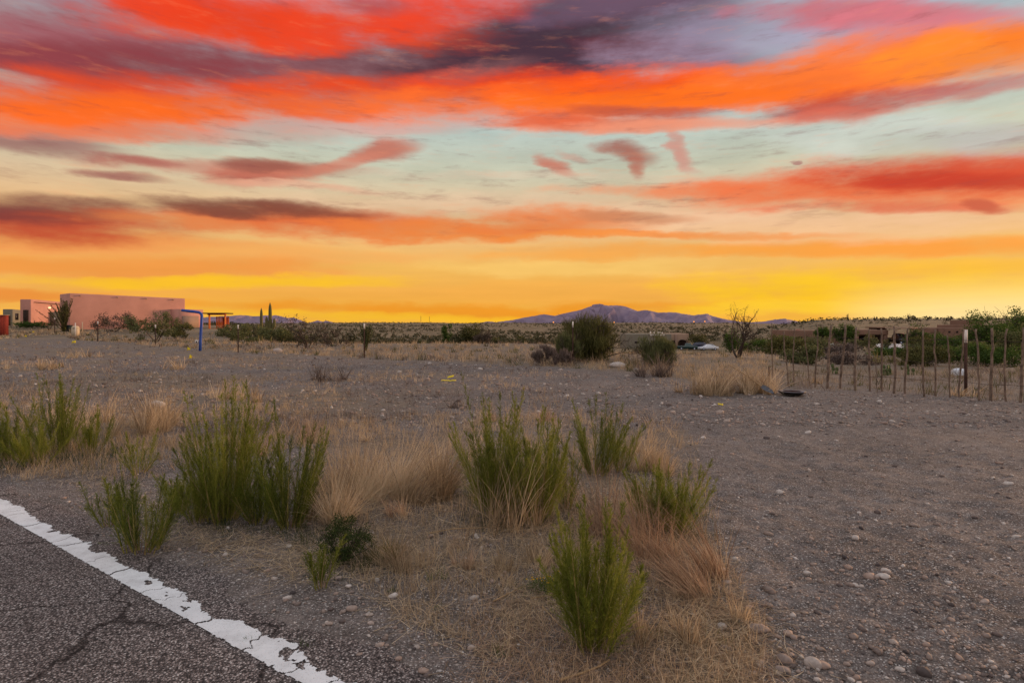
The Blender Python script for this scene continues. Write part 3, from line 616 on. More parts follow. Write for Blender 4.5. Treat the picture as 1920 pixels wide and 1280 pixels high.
STONES = [  # px, py, width px, tone, label
 (660, 1142, 22, .60, 'rounded mauve stone, largest on the verge right of the white line'), (692, 1152, 17, .84, 'pale upright chip beside the rounded mauve stone'), (696, 1168, 15, .80, 'pale lump just below the upright chip near the white line'),
 (643, 1147, 12, .45, 'small grey stone touching the left side of the mauve stone'), (616, 1170, 19, .78, 'pale pink pebble alone between mauve stone and white line'), (540, 1121, 20, .93, 'pale flat pebble at the foot of the small broom seedling'),
 (653, 1099, 13, .97, 'white pebble below the dark round shrub'), (706, 1084, 12, .97, 'white angular chip at the edge of the straw below the dark shrub'), (738, 1117, 21, .98, 'flat white stone in the straw in front of the green tuft'),
 (748, 1236, 15, .72, 'orange brown pebble near the bottom edge left of centre'), (885, 1212, 20, .80, 'pale cracked stone beside the small green tuft near the bottom'), (541, 1020, 14, .95, 'white pebble in front of the tall broom bushes'),
 (1422, 1178, 48, .58, 'long mauve stone, largest at the edge of the gravel drive'), (1362, 1210, 30, .30, 'dark brown flat stone below the long mauve stone'), (1466, 1256, 34, .48, 'brown stone near the bottom right of the straw'), (1538, 1243, 40, .66, 'broad pinkish stone at the bottom edge of the gravel drive'),
 (1470, 1238, 30, .42, 'half buried tan stone touching the brown stone'), (1353, 1172, 24, .86, 'pale pink stone left of the long mauve stone'), (1353, 1070, 18, .90, 'pale stone on the drive beside the leaning straw clump'), (1363, 1096, 22, .80, 'light grey slab on the drive below the pale stone'), (1404, 1137, 20, .70, 'tan oblong pebble above the long mauve stone'),
 (1656, 1084, 26, .95, 'white oblong stone lying in the middle of the gravel drive'), (1660, 1072, 20, .88, 'pale stone just behind the white oblong stone'), (1514, 1074, 16, .90, 'pale pebble on the drive, level with the straw clump'), (1604, 1098, 15, .93, 'narrow white pebble standing on edge on the drive'), (1603, 1010, 17, .88, 'pale pebble far up the gravel drive'), (1675, 1204, 20, .82, 'pale oblong pebble low on the right of the drive'), (1588, 1242, 14, .55, 'small reddish pebble beside the broad pinkish stone'), (1632, 1240, 18, .80, 'tan pebble right of the broad pinkish stone'), (1746, 1176, 13, .12, 'dark bluish pebble on the right of the drive'), (1890, 906, 16, .95, 'white pebble at the far right edge of the drive'), (1462, 918, 16, .90, 'white flat pebble high on the drive right of the broom bush'),
 (1525, 1242, 34, .84, 'pale slab overlapping the broad pinkish stone'), (297, 761, 26, .97, 'pale flat topped rock behind the straw on the left'),
 (520, 660, 20, .82, 'pinkish boulder on the fence line below the saguaros'), (574, 667, 7, .84, 'small pinkish rock right of the saguaro boulder'), (805, 666, 10, .70, 'reddish flat rock in the grass left of the big shrub'), (806, 681, 8, .95, 'white chip below the reddish flat rock'), (901, 693, 10, .95, 'pale chip on the bare lot left of the grey weeds'),
 (1158, 688, 36, .88, 'large pale boulder at the foot of the big green shrub'), (1194, 694, 13, .86, 'smaller pale boulder right of the large one'), (1176, 706, 12, .82, 'pinkish rock below the large pale boulder'), (1213, 715, 5, .97, 'small white rock below the grey weeds'), (1215, 721, 6, .97, 'small white rock just under the other white one'), (1051, 694, 9, .80, 'small tan rock left of the large pale boulder'), (1122, 738, 9, .95, 'white chip on bare ground below the large boulder'),
 (1300, 768, 16, .62, 'tan rock in the small heap at the top of the drive'), (1350, 776, 18, .78, 'pinkish rock in the small heap at the top of the drive'), (1362, 790, 14, .80, 'tan rock at the foot of the small heap'), (1318, 822, 12, .97, 'white stone beside the straw at the top of the drive'), (1515, 810, 14, .92, 'white stone on the upper gravel drive'), (1437, 822, 14, .10, 'dark slaty stone on the upper gravel drive'),
]
for k, (px, py, w, tone, lab) in enumerate(STONES):
    p = G(px, py); size = w / F * p[1]
    a = random.uniform(.55, .9); h = random.uniform(.42, .66)
    if w > 34 and py > 1000: a, h = .55, .36
    v, f, r = stone_mesh(k * 7 + 3, size, size * a, size * h, tone, 2)
    o = mesh_obj('stone', v, [f], M['stone'], rnd=r, smooth=True)
    o.location = (*p, float(hgt(*p, True)) + size * h * .22); o.rotation_euler = (random.uniform(-.15, .15), random.uniform(-.15, .15), random.uniform(-.5, .5))
    tag(o, lab, 'stone', 'larger loose stones on the lot')
# hand sized pebbles of the verge and drive, pieces of the ground
PEB = []
for k in range(24):
    v, f, r = stone_mesh(300 + k, 1.0, random.uniform(.55, .85), random.uniform(.35, .6), (k + .5) / 24 * .95, 1); o = mesh_obj('pebble', v, [f], M['stone'], rnd=r, smooth=True); PEB.append(o.data); bpy.data.objects.remove(o)
q = np.vstack([scatter_px(150, [(1320, 1030), (1420, 1010), (1800, 1080), (2000, 1290), (1330, 1290), (1440, 1180)]), scatter_px(60, [(1300, 760), (1900, 780), (1900, 1000), (1420, 1000)]), scatter_px(45, [(480, 1080), (720, 1080), (900, 1280), (700, 1270)]), scatter_px(35, [(600, 700), (1300, 740), (1250, 790), (700, 790)])])
for x, y in q:
    o = bpy.data.objects.new('pebble', PEB[random.randrange(24)]); COL.objects.link(o); o.parent = g
    s = min(.075, random.lognormvariate(math.log(.030), .35)) * (1 + y / 12); o.scale = (s, s, s); o.location = (x, y, float(hgt(x, y, True)) + .1 * s); o.rotation_euler = (random.uniform(-.2, .2), random.uniform(-.2, .2), random.uniform(0, 6.28))
#PART3
# ------------------------------------------------------------------ plant builders
def unit(v): return v / (np.linalg.norm(v, axis=-1, keepdims=True) + 1e-9)
def put(root, name, mt, parts, smooth=False):
    v, q, r = join(parts); o = mesh_obj(name, v, [q], mt, root, r, smooth); return o
def broom(px, py, top, half, nst, label, lean=0.0, dens=1.0, seed=0):
    """upright feathery desert broom: stems fanning from one crown, branchlets and needles along them"""
    p = G(px, py); H = (py - top) / F * p[1] * 1.02; hw = half / F * p[1] * 1.4
    root = empty('desert_broom', ground3(p), label, 'shrub', 'green broom shrubs along the verge')
    tilt = np.arctan2(hw, H); nst = int(nst * 1.6)
    a = rng.uniform(0, 2 * math.pi, nst); th = rng.random(nst) ** .8 * tilt * 1.2
    d = np.stack([np.sin(th) * np.cos(a) + lean, np.sin(th) * np.sin(a) * .8, np.cos(th)], -1); d = unit(d)
    L = H * (.58 + .50 * rng.random(nst)) * (1.05 - .28 * th / (tilt + .01)) / np.maximum(d[:, 2], .6); L[0] = H * 1.04
    b0 = np.stack([np.cos(a), np.sin(a), np.zeros(nst)], -1) * rng.uniform(.01, .28, (nst, 1)) * hw; b0[:, 2] = -.02
    up = np.tile([0, 0, .10], (nst, 1)) - d * [.10, .10, 0] + rng.normal(0, .05, (nst, 3))
    sd = unit(np.cross(d, rng.normal(size=(nst, 3))))
    st1 = ribbons(b0, d, L, .007 + .003 * H, up, 5, sd, rng.uniform(.2, 1, nst)); st2 = ribbons(b0, d, L, .007 + .003 * H, up, 5, unit(np.cross(d, sd)), rng.uniform(.2, 1, nst))
    put(root, 'stems', M['broomstem'], [st1, st2])
    m = 9 + nst // 3; a3 = rng.uniform(0, 6.28, m); t3 = rng.random(m) * tilt * 1.7; d3 = unit(np.stack([np.sin(t3) * np.cos(a3), np.sin(t3) * np.sin(a3), np.cos(t3)], -1)); o3 = np.stack([np.cos(a3), np.sin(a3), 0 * a3 - .1], -1) * .12 * hw
    put(root, 'dead_stems', M['pink'], [ribbons(o3, d3, H * rng.uniform(.3, .9, m), .004, rng.normal(0, .15, (m, 3)), 4)])['kind'] = 'stuff'
    nb = int(66 * dens * (H / .8) ** .5); t = rng.uniform(.04, 1.0, (nst, nb)) ** .9; tt = t[..., None]
    q0 = b0[:, None] + d[:, None] * (L[:, None, None] * tt) + up[:, None] * (L[:, None, None] * tt ** 2)
    bd = unit(unit(d[:, None] + up[:, None] * 2 * tt) * 1.0 + rng.normal(0, .36, (nst, nb, 3)))
    bl = (.022 + .24 * (1 - t) ** 1.05 * np.sin(np.clip(t * 3.5 + .25, 0, 1.57))) * rng.uniform(.6, 1.25, (nst, nb)) * (.55 + .5 * H)
    q0, bd, bl = q0.reshape(-1, 3), bd.reshape(-1, 3), bl.ravel(); tone = np.repeat(rng.uniform(-.25, .25, nst) + random.uniform(-.12, .12), nb)
    R1 = ribbons(q0, bd, bl, .0022, np.tile([0, 0, .2], (len(q0), 1)), 1, unit(np.cross(bd, rng.normal(size=bd.shape))), np.clip(.45 + tone, 0, 1))
    k = 13; u = rng.uniform(.05, 1, (len(q0), k, 1))
    n0 = q0[:, None] + bd[:, None] * (bl[:, None, None] * u) + np.array([0, 0, .2]) * (bl[:, None, None] * u ** 2)
    nd = unit(bd[:, None] + [0, 0, .25] + rng.normal(0, .45, (len(q0), k, 3)))
    rn = np.clip(np.repeat(tone + .5, k) + rng.normal(0, .2, len(q0) * k), 0, 1)
    nv = needles(n0.reshape(-1, 3), nd.reshape(-1, 3), rng.uniform(.012, .030, len(q0) * k), .0024, rn)
    fo = join([nv]); o = mesh_obj('foliage', np.vstack([nv[0], R1[0]]), [nv[1], R1[1] + len(nv[0])], M['broom'], root, np.concatenate([nv[2], R1[2]]))
    return root
def clump(name, p, H, hw, n, mt, label, cat, group, wid=.003, lean=(0, 0), spread=1.0, z=None, litter=0, nseg=3, droop=.35):
    root = empty(name, (p[0], p[1], float(hgt(p[0], p[1])) if z is None else z), label, cat, group)
    ns = max(3, int(4 + 9 * min(1, hw))); sa = rng.uniform(0, 6.28, ns); sr = np.sqrt(rng.random(ns)) * hw * .8; sub_ = rng.integers(0, ns, n); slx = rng.normal(0, .22, ns); sly = rng.normal(0, .22, ns); sh_ = rng.uniform(.5, 1.1, ns)
    a = rng.uniform(0, 2 * math.pi, n); rr = np.sqrt(rng.random(n)) * min(hw * .25, .09)
    b0 = np.stack([rr * np.cos(a) + sr[sub_] * np.cos(sa[sub_]), rr * np.sin(a) * .8 + sr[sub_] * np.sin(sa[sub_]) * .8, -.01 + 0 * a], -1)
    if H < 3 and p[1] < 60: b0[:, 2] = hgt(p[0] + b0[:, 0], p[1] + b0[:, 1], True) - root.location.z - .01
    a2 = a + rng.normal(0, .7, n); th = np.abs(rng.normal(0, .38, n)) * spread
    d = unit(np.stack([np.sin(th) * np.cos(a2) + lean[0] + slx[sub_], np.sin(th) * np.sin(a2) + lean[1] + sly[sub_], np.cos(th)], -1))
    bend = np.stack([d[:, 0] * .4 + rng.normal(0, .12, n), d[:, 1] * .4 + rng.normal(0, .12, n), -np.abs(rng.normal(0, droop, n)) * (np.sin(th) + .15)], -1)
    parts = [ribbons(b0, d, H * sh_[sub_] * rng.uniform(.2, 1.12, n), wid * rng.uniform(.6, 1.5, n), bend, nseg, None, np.clip(rng.uniform(.1, .9, ns)[sub_] + rng.normal(0, .22, n), 0, 1))]
    put(root, 'blades', mt, parts)['kind'] = 'stuff'
    if litter:
        m = litter; a = rng.uniform(0, 2 * math.pi, m); rr = rng.random(m) ** .7 * hw * 1.3
        b = np.stack([rr * np.cos(a), rr * np.sin(a), 0 * a], -1); b[:, 2] = hgt(p[0] + b[:, 0], p[1] + b[:, 1], True) - root.location.z + rng.uniform(.004, .03, m)
        aa = a + rng.normal(0, 1.0, m); dd = np.stack([np.cos(aa), np.sin(aa), rng.normal(.03, .08, m)], -1)
        fs_ = put(root, 'fallen_straw', mt, [ribbons(b, dd, H * rng.uniform(.3, .9, m), wid, np.stack([rng.normal(0, .25, m), rng.normal(0, .25, m), -.05 + 0 * m * a], -1), 3)]); fs_['kind'] = 'stuff'
    return root
def branchset(p0, H, hw, nl, trunk_r, seed, levels=2, gnarl=.25, up=.6):
    """limbs as polylines: returns list of (pts, radii) and tips (M,3)"""
    R = np.random.default_rng(seed); out, tips = [], []
    def grow(o, d, L, r, lv):
        k = 5; pts = [o]; dd = d.copy()
        for i in range(k):
            dd = unit(dd + R.normal(0, gnarl, 3) + np.array([0, 0, .06 * up])); pts.append(pts[-1] + dd * L / k)
        pts = np.array(pts); out.append((pts, np.linspace(r, r * .35, k + 1)))
        if lv == 0: tips.extend(pts[2:]); return
        for i in range(R.integers(3, 5)):
            t = R.integers(2, k + 1); nd = unit(dd + R.normal(0, .75, 3) + np.array([0, 0, .15 * up])); grow(pts[t], nd, L * R.uniform(.45, .7), r * .5, lv - 1)
    for i in range(nl):
        a = i / nl * 2 * math.pi + R.uniform(-.4, .4); th = R.uniform(.25, 1.0) * math.atan2(hw, H) * 1.25
        d = np.array([math.sin(th) * math.cos(a), math.sin(th) * math.sin(a), math.cos(th)])
        grow(np.array([.02 * math.cos(a), .02 * math.sin(a), -.05]) * hw, d, H * .55, trunk_r, levels)
    return out, np.array(tips)
def shrub(name, px, Y, basey, topy, half, mt, label, cat='shrub', group='desert shrubs beyond the lot', leaf=.05, n=2500, bare=.0, nl=5, tr=None, seed=0, twig=None, solid=False, base_z=None, low=.1, upright=.0, levels=2):
    p = D(px, Y); H = (basey - topy) / F * Y; hw = half / F * Y
    z = float(hgt(*p)) if base_z is None else base_z
    H = max(H, Zat(topy, Y) - z)
    root = empty(name, (p[0], p[1], z), label, cat, group)
    R = np.random.default_rng(seed + int(px)); tr = tr or .018 * H; leaf *= 1.55; n = int(n * 1.5)
    br, tips = branchset(None, H * .9, hw, nl, tr, seed + int(px), levels)
    tips = tips * np.array([1, 1, 1.0]); mxr = np.percentile(np.hypot(tips[:, 0], tips[:, 1]), 92); mxz = np.percentile(tips[:, 2], 97)
    sc = np.array([hw / mxr, hw / mxr, H * .95 / mxz])
    mb = MB()
    for pts, rd in br: mb.tube(pts * sc, np.maximum(rd, .0018 * Y / 10), 5 if rd[0] > .03 else 3, cap=False)
    mb.build('trunk' if cat == 'tree' else 'branches', twig or M['bark'], root, True)
    if n:
        tips = tips * sc; cl = tips[R.integers(0, len(tips), n)]
        if solid:                                     # clipped dense crown: clumps filling an ellipsoid
            K = 7; lc = np.column_stack([R.uniform(-.55, .55, K) * hw, R.uniform(-.55, .55, K) * hw]); lt = H * R.uniform(.55, .97, K); lt[0] = H * .97; lc[0] *= .5; lr = hw * R.uniform(.34, .52, K)
            z0 = H * low; li = R.integers(0, K, 110); e = unit(R.normal(size=(110, 3))) * (R.random((110, 1)) ** .4)
            u = np.column_stack([lc[li] + e[:, :2] * lr[li, None], (lt[li] + z0) / 2 + e[:, 2] * (lt[li] - z0) / 2 * .9])
            cl = u[R.integers(0, 110, n)] + np.clip(R.normal(0, 1, (n, 3)), -1.9, 1.9) * [hw * .11, hw * .11, H * .065]
        else: cl = cl + R.normal(0, 1, (n, 3)) * np.array([hw, hw, H * .8]) * .075
        cl = cl[cl[:, 2] > H * low * .6]
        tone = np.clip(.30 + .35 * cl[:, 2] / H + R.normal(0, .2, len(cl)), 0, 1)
        if upright:
            d = unit(np.column_stack([R.normal(0, .35, (len(cl), 2)), np.ones(len(cl))])); nv = needles(cl, d, leaf * upright * R.uniform(.6, 1.4, len(cl)), leaf * .3, tone)
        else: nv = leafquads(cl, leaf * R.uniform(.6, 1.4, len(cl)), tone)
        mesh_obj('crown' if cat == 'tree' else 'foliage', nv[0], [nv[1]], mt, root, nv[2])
    return root
def ocotillo(px, Y, basey, topy, half, n, label, leafy=True, mt=None, group='ocotillos'):
    p = D(px, Y); z = float(hgt(*p)); H = max((basey - topy) / F * Y, Zat(topy, Y) - z); hw = half / F * Y
    root = empty('ocotillo', (p[0], p[1], z), label, 'ocotillo', group); mb = MB(); lv = []
    for k in range(n):
        a = random.uniform(0, 6.28); th = abs(random.gauss(0, .6)) * math.atan2(hw, H)
        d = np.array([math.sin(th) * math.cos(a), math.sin(th) * math.sin(a), math.cos(th)]); L = H * random.uniform(.7, 1.0)
        t = np.linspace(0, 1, 6)[:, None]; pts = d * L * t + np.array([d[0], d[1], 0]) * L * .25 * t ** 2 + np.cumsum(rng.normal(0, .012 * L, (6, 3)), 0)
        pts[0, 2] = -.05; mb.tube(pts, np.linspace(.02, .010, 6) * max(1, Y / 45), 4)
        if leafy:
            m = 150; i = rng.uniform(0, 5, m); i0 = np.minimum(i.astype(int), 4); fr = (i - i0)[:, None]; lv.append(pts[i0] * (1 - fr) + pts[i0 + 1] * fr + rng.normal(0, .025 * max(1, Y / 50), (m, 3)))
    mb.build('stems', M['bark'], root)
    if leafy:
        q = np.concatenate(lv); nv = leafquads(q, .085 * max(1, Y / 45)); mesh_obj('leaves', nv[0], [nv[1]], mt or M['olive'], root, nv[2])
    return root

# ------------------------------------------------------------------ green broom along the verge
for a in [
 (20, 862, 752, 70, 16, 'bright green broom shrub cut by the left edge of the picture', 0, 1.1), (70, 872, 778, 50, 12, 'low bright green broom shrub second from the left edge', 0, 1.0), (112, 850, 712, 62, 17, 'tall yellow green broom shrub in front of the left straw', .02, 1.1), (172, 850, 768, 34, 9, 'thin broom shrub on the right side of the tall left one', .05, .9),
 (262, 885, 812, 46, 7, 'sparse small broom shrub between the left shrubs and the tall pair', 0, .8), (268, 1034, 880, 70, 15, 'arching broom shrub growing nearest the white line', .03, .85), (205, 985, 900, 30, 5, 'wispy broom sprigs beside the arching shrub', -.05, .7),
 (418, 972, 745, 78, 26, 'tallest dense broom shrub left of the centre', .0, 1.25), (372, 975, 850, 52, 12, 'leafy lower broom shrub at the left foot of the tallest one', -.06, 1.0), (545, 985, 788, 62, 18, 'broad broom shrub right beside the tallest one', .02, 1.1),
 (482, 978, 862, 46, 12, 'low broom shrub filling the gap between the tall pair', 0, 1.1), (962, 972, 822, 40, 12, 'narrow broom shrub between the central pair', 0, 1.1), (335, 958, 880, 40, 8, 'small leafy broom shrub left of the tall pair', -.05, 1.0), (1208, 985, 880, 34, 7, 'thin broom sprigs left of the drive edge broom', -.04, .8),
 (602, 1100, 1000, 26, 4, 'broom seedling of a few sprigs in front of the dark round shrub', 0, .8),
 (925, 965, 752, 60, 20, 'tall broom shrub in the centre, left of a pair', -.05, 1.1), (1005, 975, 775, 66, 22, 'dense dark green broom shrub, right of the central pair', .02, 1.25), (1063, 950, 835, 26, 6, 'slim broom sprigs right of the central pair', .03, .8),
 (1115, 886, 752, 66, 17, 'airy broom shrub farthest back above the straw', .0, 1.0), (1160, 880, 800, 40, 8, 'pale broom shrub behind the right hand straw', .05, .7), (1262, 992, 862, 64, 20, 'broom shrub with upright stems at the edge of the gravel drive', .0, 1.1),
 (1112, 1208, 962, 92, 24, 'nearest broom shrub, full height from the bottom straw', .0, 1.15)]:
    broom(*a)
# dark round leafy shrub, small green tufts and the flowering herb
p = G(648, 1050); H = .30; root = empty('leafy_shrub', ground3(p), 'dark green rounded leafy shrub low on the verge', 'shrub')
R = np.random.default_rng(4); mb = MB()
for k in range(26):
    a = R.uniform(0, 6.28); th = R.uniform(.1, 1.25); d = np.array([math.sin(th) * math.cos(a), math.sin(th) * math.sin(a), math.cos(th)]); mb.tube(np.array([d * t * .27 + [0, 0, .02 + .05 * t * t] for t in np.linspace(0, 1, 4)]), [.004, .003, .002, .0015], 3, cap=False)
mb.build('branches', M['bark'], root)
u = unit(R.normal(size=(170, 3))) * R.uniform(.45, 1, (170, 1)) * [.19, .17, .17] + [0, 0, .16]; u = u[u[:, 2] > .02]
q = u[R.integers(0, len(u), 6500)] + R.normal(0, .016, (6500, 3)); nv = leafquads(q, R.uniform(.007, .015, 6500)); mesh_obj('foliage', nv[0], [nv[1]], M['darkleaf'], root, nv[2])
for px, py, h, lab in [(815, 1082, .10, 'small dark green tuft in the straw'), (940, 1228, .09, 'green grass tuft at the bottom edge of the straw'), (578, 1210, .09, 'green and brown tuft growing through the white line'), (465, 1200, .05, 'tiny tuft growing in a crack of the white line'), (820, 1140, .05, 'tiny green sprout between tuft and flowering herb'), (735, 1107, .05, 'tiny green sprout beside the flat white stone'), (1345, 1195, .10, 'half green tuft beside the long mauve stone'), (1215, 1195, .13, 'half green tuft right of the nearest broom shrub')]:
    p = G(px, py); clump('grass_tuft', p, h, h * .8, 90, M['green'] if py != 1195 else M['yucca'], lab, 'grass', 'small green tufts on the verge', .0025, spread=1.6)
p = G(1030, 1108); root = empty('flowering_herb', ground3(p), 'low green herb with small yellow flowers beside the nearest broom', 'herb')
q = rng.normal(0, 1, (1600, 3)) * [.075, .05, .02] + [0, 0, .05]; d = unit(rng.normal(0, 1, (1600, 3)) + [0, 0, .6]); nv = needles(q, d, .02, .003); mesh_obj('foliage', nv[0], [nv[1]], M['green'], root, nv[2])
mb = MB()
for k in range(26):
    c_ = rng.normal(0, 1, 3) * [.085, .05, .015] + [0, 0, .09]; mb.add(ICO * .0055 * [1, 1, .6] + c_, [ICF], random.random())
mb.build('flowers', M['flower'], root)['kind'] = 'stuff'
# ------------------------------------------------------------------ straw clumps
for px, py, top, half, n, mt, lab, ln, lit in [
 (225, 808, 728, 105, 900, 'dry', 'wide bank of pale straw behind the left broom shrubs', (.08, 0), 60), (150, 795, 732, 50, 200, 'dry', 'straw clump left of the wide straw bank', (.1, 0), 20), (290, 800, 748, 40, 200, 'dry', 'straw clump around the pale flat topped rock', (.05, 0), 20),
 (440, 745, 705, 50, 220, 'dry', 'straw patch farther back above the tallest broom', (0, 0), 20), (478, 752, 722, 14, 90, 'dry', 'single pale tuft right of the far straw patch', (0, 0), 0), (470, 850, 785, 30, 120, 'pink', 'leaning reddish straw between the two tall broom shrubs', (-.25, 0), 20), (575, 830, 775, 32, 120, 'pink', 'reddish straw behind the broad broom shrub', (.1, 0), 10),
 (700, 925, 815, 80, 900, 'dry', 'big straw clump left of the centre', (.05, 0), 160), (775, 930, 805, 80, 900, 'dry', 'big straw clump beside the central broom pair', (.18, 0), 120), (835, 905, 810, 34, 170, 'dry', 'upright straw just left of the central broom pair', (-.05, 0), 30), (625, 970, 855, 52, 480, 'dry', 'olive tinged straw between dark shrub and big straw clump', (-.1, 0), 60),
 (940, 990, 820, 60, 130, 'dry', 'tall thin straw stalks in front of the central broom pair', (.0, 0), 60), (985, 985, 840, 44, 110, 'dry', 'thin straw stalks right of the tallest stalks', (.12, 0), 40),
 (745, 965, 925, 18, 100, 'pink', 'short reddish tuft below the big straw clumps', (-.1, 0), 10), (755, 1058, 980, 48, 260, 'dry', 'straw tuft right of the dark round shrub', (.05, 0), 60), (720, 1040, 985, 26, 130, 'yucca', 'yellowish tuft touching the dark round shrub', (-.1, 0), 10), (870, 1066, 1030, 20, 120, 'pink', 'short rust coloured tuft in the middle of the straw', (0, 0), 20), (960, 1060, 1022, 32, 130, 'dry', 'short pale tuft in the straw right of the rust one', (0, 0), 30), (1010, 1055, 1005, 40, 170, 'dry', 'straw tuft left of the nearest broom shrub', (.1, 0), 50),
 (1235, 880, 800, 56, 520, 'dry', 'round straw clump behind the drive edge broom', (.1, 0), 50), (1190, 850, 800, 30, 140, 'dry', 'straw clump between the airy broom and the drive', (0, 0), 10), (1150, 1010, 870, 66, 330, 'pink', 'leaning reddish straw behind the nearest broom', (-.25, 0), 90), (1215, 1030, 885, 60, 320, 'pink', 'reddish straw between nearest broom and drive edge broom', (-.22, 0), 90),
 (1290, 1095, 965, 70, 480, 'pink', 'thick straw clump leaning left at the drive edge', (-.38, 0), 120), (1395, 1165, 1110, 26, 90, 'dry', 'small straw tuft above the long mauve stone', (-.15, 0), 40), (1300, 1195, 1135, 36, 140, 'dry', 'straw tuft low on the right of the nearest broom', (0, 0), 70), (1180, 1190, 1120, 40, 110, 'dry', 'straw at the foot of the nearest broom', (.1, 0), 70),
 (620, 915, 850, 26, 90, 'dry', 'thin straw behind the broad broom', (.1, 0), 10), (1100, 1040, 975, 34, 80, 'dry', 'loose straw behind the nearest broom', (0, 0), 50), (925, 790, 755, 14, 60, 'pink', 'small reddish tuft behind the tall central broom', (0, 0), 0), (1018, 790, 752, 18, 90, 'pink', 'small reddish tuft between the central pair and airy broom', (0, 0), 0), (850, 765, 740, 12, 50, 'grey', 'small grey tuft far behind the central broom', (0, 0), 0),
 (330, 690, 668, 26, 100, 'dry', 'low straw tuft on the open lot below the blue pipe', (0, 0), 0), (70, 690, 668, 60, 220, 'dry', 'broad low straw patch on the left of the open lot', (0, 0), 0), (150, 668, 650, 40, 120, 'dry', 'low straw patch below the pink building', (0, 0), 0), (620, 712, 678, 40, 160, 'grey', 'grey brown weed clump on the open lot', (0, 0), 0),
 (1310, 735, 684, 50, 420, 'dry', 'golden straw left of the grass by the stick fence', (0, 0), 30), (1365, 735, 680, 60, 520, 'dry', 'large golden straw patch in front of the dead tree', (0, 0), 40), (1410, 735, 682, 40, 420, 'dry', 'golden straw nearest the stick fence end', (0, 0), 20), (1215, 705, 660, 44, 300, 'grey', 'grey brown weeds right of the large pale boulder', (0, 0), 10), (1530, 718, 703, 18, 90, 'dry', 'small golden tuft behind the stick fence', (0, 0), 0), (1815, 742, 715, 24, 120, 'dry', 'golden tuft at the foot of the white topped post', (0, 0), 0)]:
    p = G(px, py); H = (py - top) / F * p[1]; hw = half / F * p[1]
    clump('straw_clump', p, H * 1.25, hw * 1.2, int(n * 1.35), M[mt], lab, 'dry grass', 'clumps of dry straw', max(.0040, .00072 * p[1]), (ln[0], ln[1]), litter=lit)
# loose straw mat, weeds and far grass: uncountable
q = np.vstack([scatter_px(16000, LITTER), scatter_px(1500, [(330, 985), (560, 1000), (650, 1060), (560, 1090), (420, 1045)]), scatter_px(900, [(-60, 868), (250, 880), (300, 930), (60, 905)]), scatter_px(700, [(180, 930), (330, 930), (420, 1010), (300, 1040)])]); q = q + rng.normal(0, .09, q.shape); w = fbm(q[:, 0] / .5, q[:, 1] / .5, 3, 97); q = q[w > .40]; n = len(q); b = lift(q, True, 0); b[:, 2] += rng.uniform(.002, .03, n)
a = rng.uniform(0, 6.28, n); d = np.stack([np.cos(a), np.sin(a), rng.normal(.04, .10, n)], -1)
P1 = ribbons(b, d, rng.uniform(.06, .26, n), .0036, np.stack([rng.normal(0, .3, n), rng.normal(0, .3, n), -.06 + 0 * a], -1), 3)
q = scatter_px(9000, LITTER); n = len(q); b = lift(q); th = np.abs(rng.normal(0, .6, n)); a = rng.uniform(0, 6.28, n)
P2 = ribbons(b, unit(np.stack([np.sin(th) * np.cos(a), np.sin(th) * np.sin(a), np.cos(th)], -1)), rng.uniform(.03, .13, n), .0026, rng.normal(0, .2, (n, 3)), 2)
v, f, r = join([P1]); o = mesh_obj('straw_litter', np.vstack([P1[0], P2[0]]), [np.vstack([P1[1], P2[1] + len(P1[0])])], M['dry'], None, np.concatenate([P1[2], P2[2]])); tag(o, 'flattened tangled straw lying between the verge shrubs', 'dry grass', kind='stuff')
q = scatter_px(3200, [(880, 1110), (1420, 1110), (1480, 1310), (880, 1310)]) + rng.normal(0, .05, (3200, 2)); n = len(q); b = lift(q); b[:, 2] += rng.uniform(.002, .02, n); a = rng.uniform(0, 6.28, n)
P1 = ribbons(b, np.stack([np.cos(a), np.sin(a), rng.normal(.03, .08, n)], -1), rng.uniform(.05, .22, n), .0034, np.stack([rng.normal(0, .3, n), rng.normal(0, .3, n), -.04 + 0 * a], -1), 3)
tag(mesh_obj('twig_litter', P1[0], [P1[1]], M['pink'], None, P1[2]), 'tangle of fine dead twigs at the bottom of the verge', 'twigs', kind='stuff')
LOT = [(-500, 640), (-500, 820), (0, 900), (250, 900), (600, 830), (1250, 800), (1320, 720), (1000, 688), (683, 672), (447, 661), (183, 641)]
def tufts(q, nb, hmin, hmax, wk, rad, spread=.55):
    """many small tufts: q tuft centres (N,2), nb blades in each"""
    N_ = len(q); hh = rng.uniform(hmin, hmax, N_) * (.55 + .9 * fbm(q[:, 0] / 3, q[:, 1] / 3, 2, 43)); tone = np.clip(.15 + .7 * fbm(q[:, 0] / 4, q[:, 1] / 4, 3, 45) + rng.normal(0, .12, N_), 0, 1)
    Q = np.repeat(q, nb, 0) + rng.normal(0, 1, (N_ * nb, 2)) * np.repeat(rng.uniform(.4, 1.2, N_), nb)[:, None] * rad; n = len(Q); th = np.abs(rng.normal(0, spread, n)); a = rng.uniform(0, 6.28, n)
    d = unit(np.stack([np.sin(th) * np.cos(a), np.sin(th) * np.sin(a), np.cos(th)], -1))
    return ribbons(lift(Q, False, -.012), d, np.repeat(hh, nb) * rng.uniform(.4, 1.1, n), wk * Q[:, 1] + .0016, rng.normal(0, .22, (n, 3)), 2, None, np.clip(np.repeat(tone, nb) + rng.normal(0, .15, n), 0, 1))
q = scatter_px(12500, LOT); ll = sst(1250, 200, q[:, 0] / q[:, 1] * F + 960); w = .65 * fbm(q[:, 0] / 1.6, q[:, 1] / 1.6, 3, 19) + .35 * rng.random(len(q)); q = q[w > .585 - .15 * ll]
gsel = fbm(q[:, 0] / 2.2, q[:, 1] / 2.2, 3, 29) + rng.normal(0, .06, len(q)) > .5
